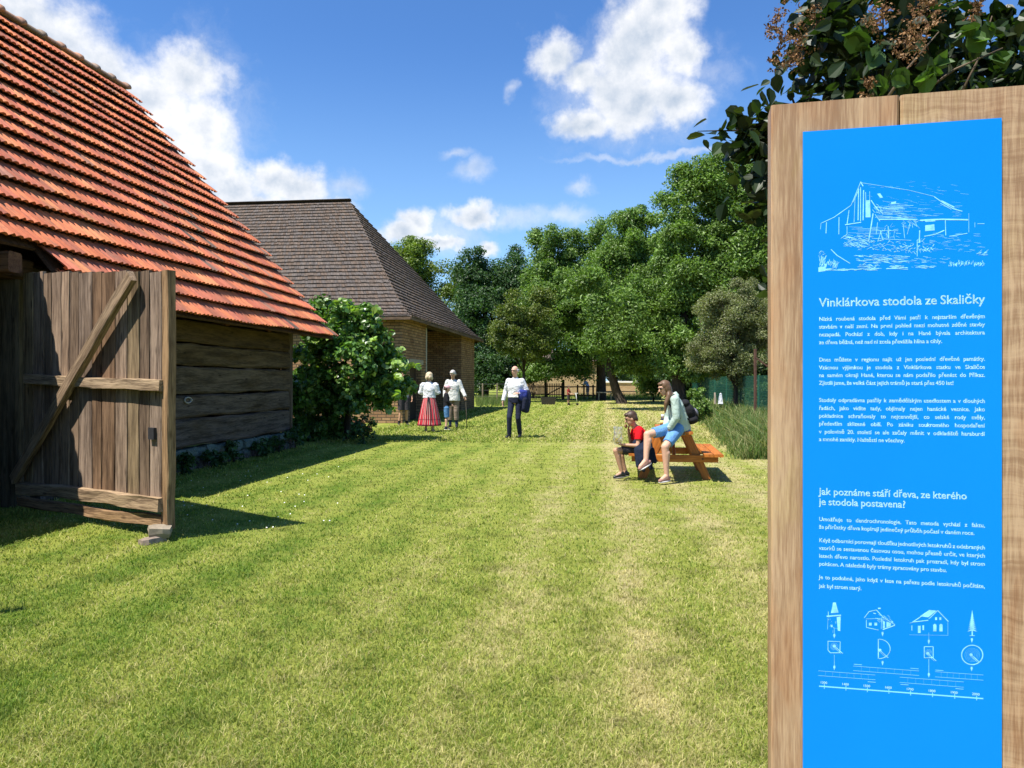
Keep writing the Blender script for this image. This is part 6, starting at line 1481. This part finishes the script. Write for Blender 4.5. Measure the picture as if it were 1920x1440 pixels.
# what he eats from: clear plastic bag with yellow snacks, and the bite at his mouth
bgp = W(1159, 829, 10.98); sb_ = thing('snack_bag', 'clear plastic bag with yellow snacks in the boy\'s hand', 'bag', bgp)
mb = MB(3)
for i in range(16): mb.ball((rnd.uniform(-.035, .035), rnd.uniform(-.03, .03), rnd.uniform(-.01, .05)), (rnd.uniform(.012, .02), rnd.uniform(.012, .02), rnd.uniform(.010, .016)), None, 8, 6)
mb.build('snacks', plain('yellow_snack', (.62, .48, .12), .7, .2, .2, 60), sb_, True)
M_plas = bpy.data.materials.new('clear_plastic'); M_plas.use_nodes = True; t = NT(M_plas.node_tree); t.n.clear()
tb_, gb = t.new('ShaderNodeBsdfTransparent'), t.new('ShaderNodeBsdfGlossy'); gb.inputs[1].default_value = .12
lw = t.new('ShaderNodeLayerWeight'); lw.inputs[0].default_value = .45; ms = t.new('ShaderNodeMixShader'); df = t.new('ShaderNodeBsdfDiffuse'); df.inputs[0].default_value = (.8, .82, .85, 1); m2 = t.new('ShaderNodeMixShader'); m2.inputs[0].default_value = .35
t.l.new(gb.outputs[0], m2.inputs[1]); t.l.new(df.outputs[0], m2.inputs[2])
t.put(ms.inputs[0], t.m('ADD', t.m('MULTIPLY', lw.outputs[0], .6), .12)); t.l.new(tb_.outputs[0], ms.inputs[1]); t.l.new(m2.outputs[0], ms.inputs[2]); oo = t.new('ShaderNodeOutputMaterial'); t.l.new(ms.outputs[0], oo.inputs[0])
rg_ = []
for z, r_ in ((-.03, .045), (.0, .06), (.06, .065), (.12, .052), (.17, .058), (.215, .062)):
    rg_.append([Vector((r_*math.cos(a_)*(1+.22*math.sin(a_*5+z*50)), r_*.7*math.sin(a_)*(1+.2*math.cos(a_*4+z*40)), z+.008*math.sin(a_*3))) for a_ in np.linspace(0, 2*math.pi, 25)[:-1]])
mb = MB(); mb.rings(rg_); mb.build('plastic_film', M_plas, sb_, False)
mb = MB(); mb.ball((0, 0, 0), (.022, .018, .028), None, 10, 8, noise=.3); o = mb.build('food_morsel', plain('brown_bread', (.20, .10, .05), .8, .2), smooth=True); o.location = W(1173.5, 799, 11.15); tag(o, 'brown bite of food held at the boy\'s mouth', 'food')
# bottle standing on the table behind them
bo = PM @ Vector((-.16, -.30, .722)); btl = thing('drink_bottle', 'small dark bottle with yellow label and white cap on the table', 'bottle', bo)
mb = MB(); mb.tube([(0, 0, 0), (0, 0, .13), (0, 0, .155), (0, 0, .175)], [.034, .034, .024, .014], 16); mb.build('bottle_body', plain('dark_glass', (.05, .045, .06), .15, .5), btl, True)
mb = MB(); mb.tube([(0, 0, .07), (0, 0, .125)], .0352, 16); mb.build('bottle_label', plain('yellow_label', (.72, .60, .22), .6, .2), btl, True)
mb = MB(); mb.tube([(0, 0, .165), (0, 0, .215)], [.020, .022], 14); mb.build('cap', plain('white_plastic', (.75, .75, .75), .4, .4), btl, True)
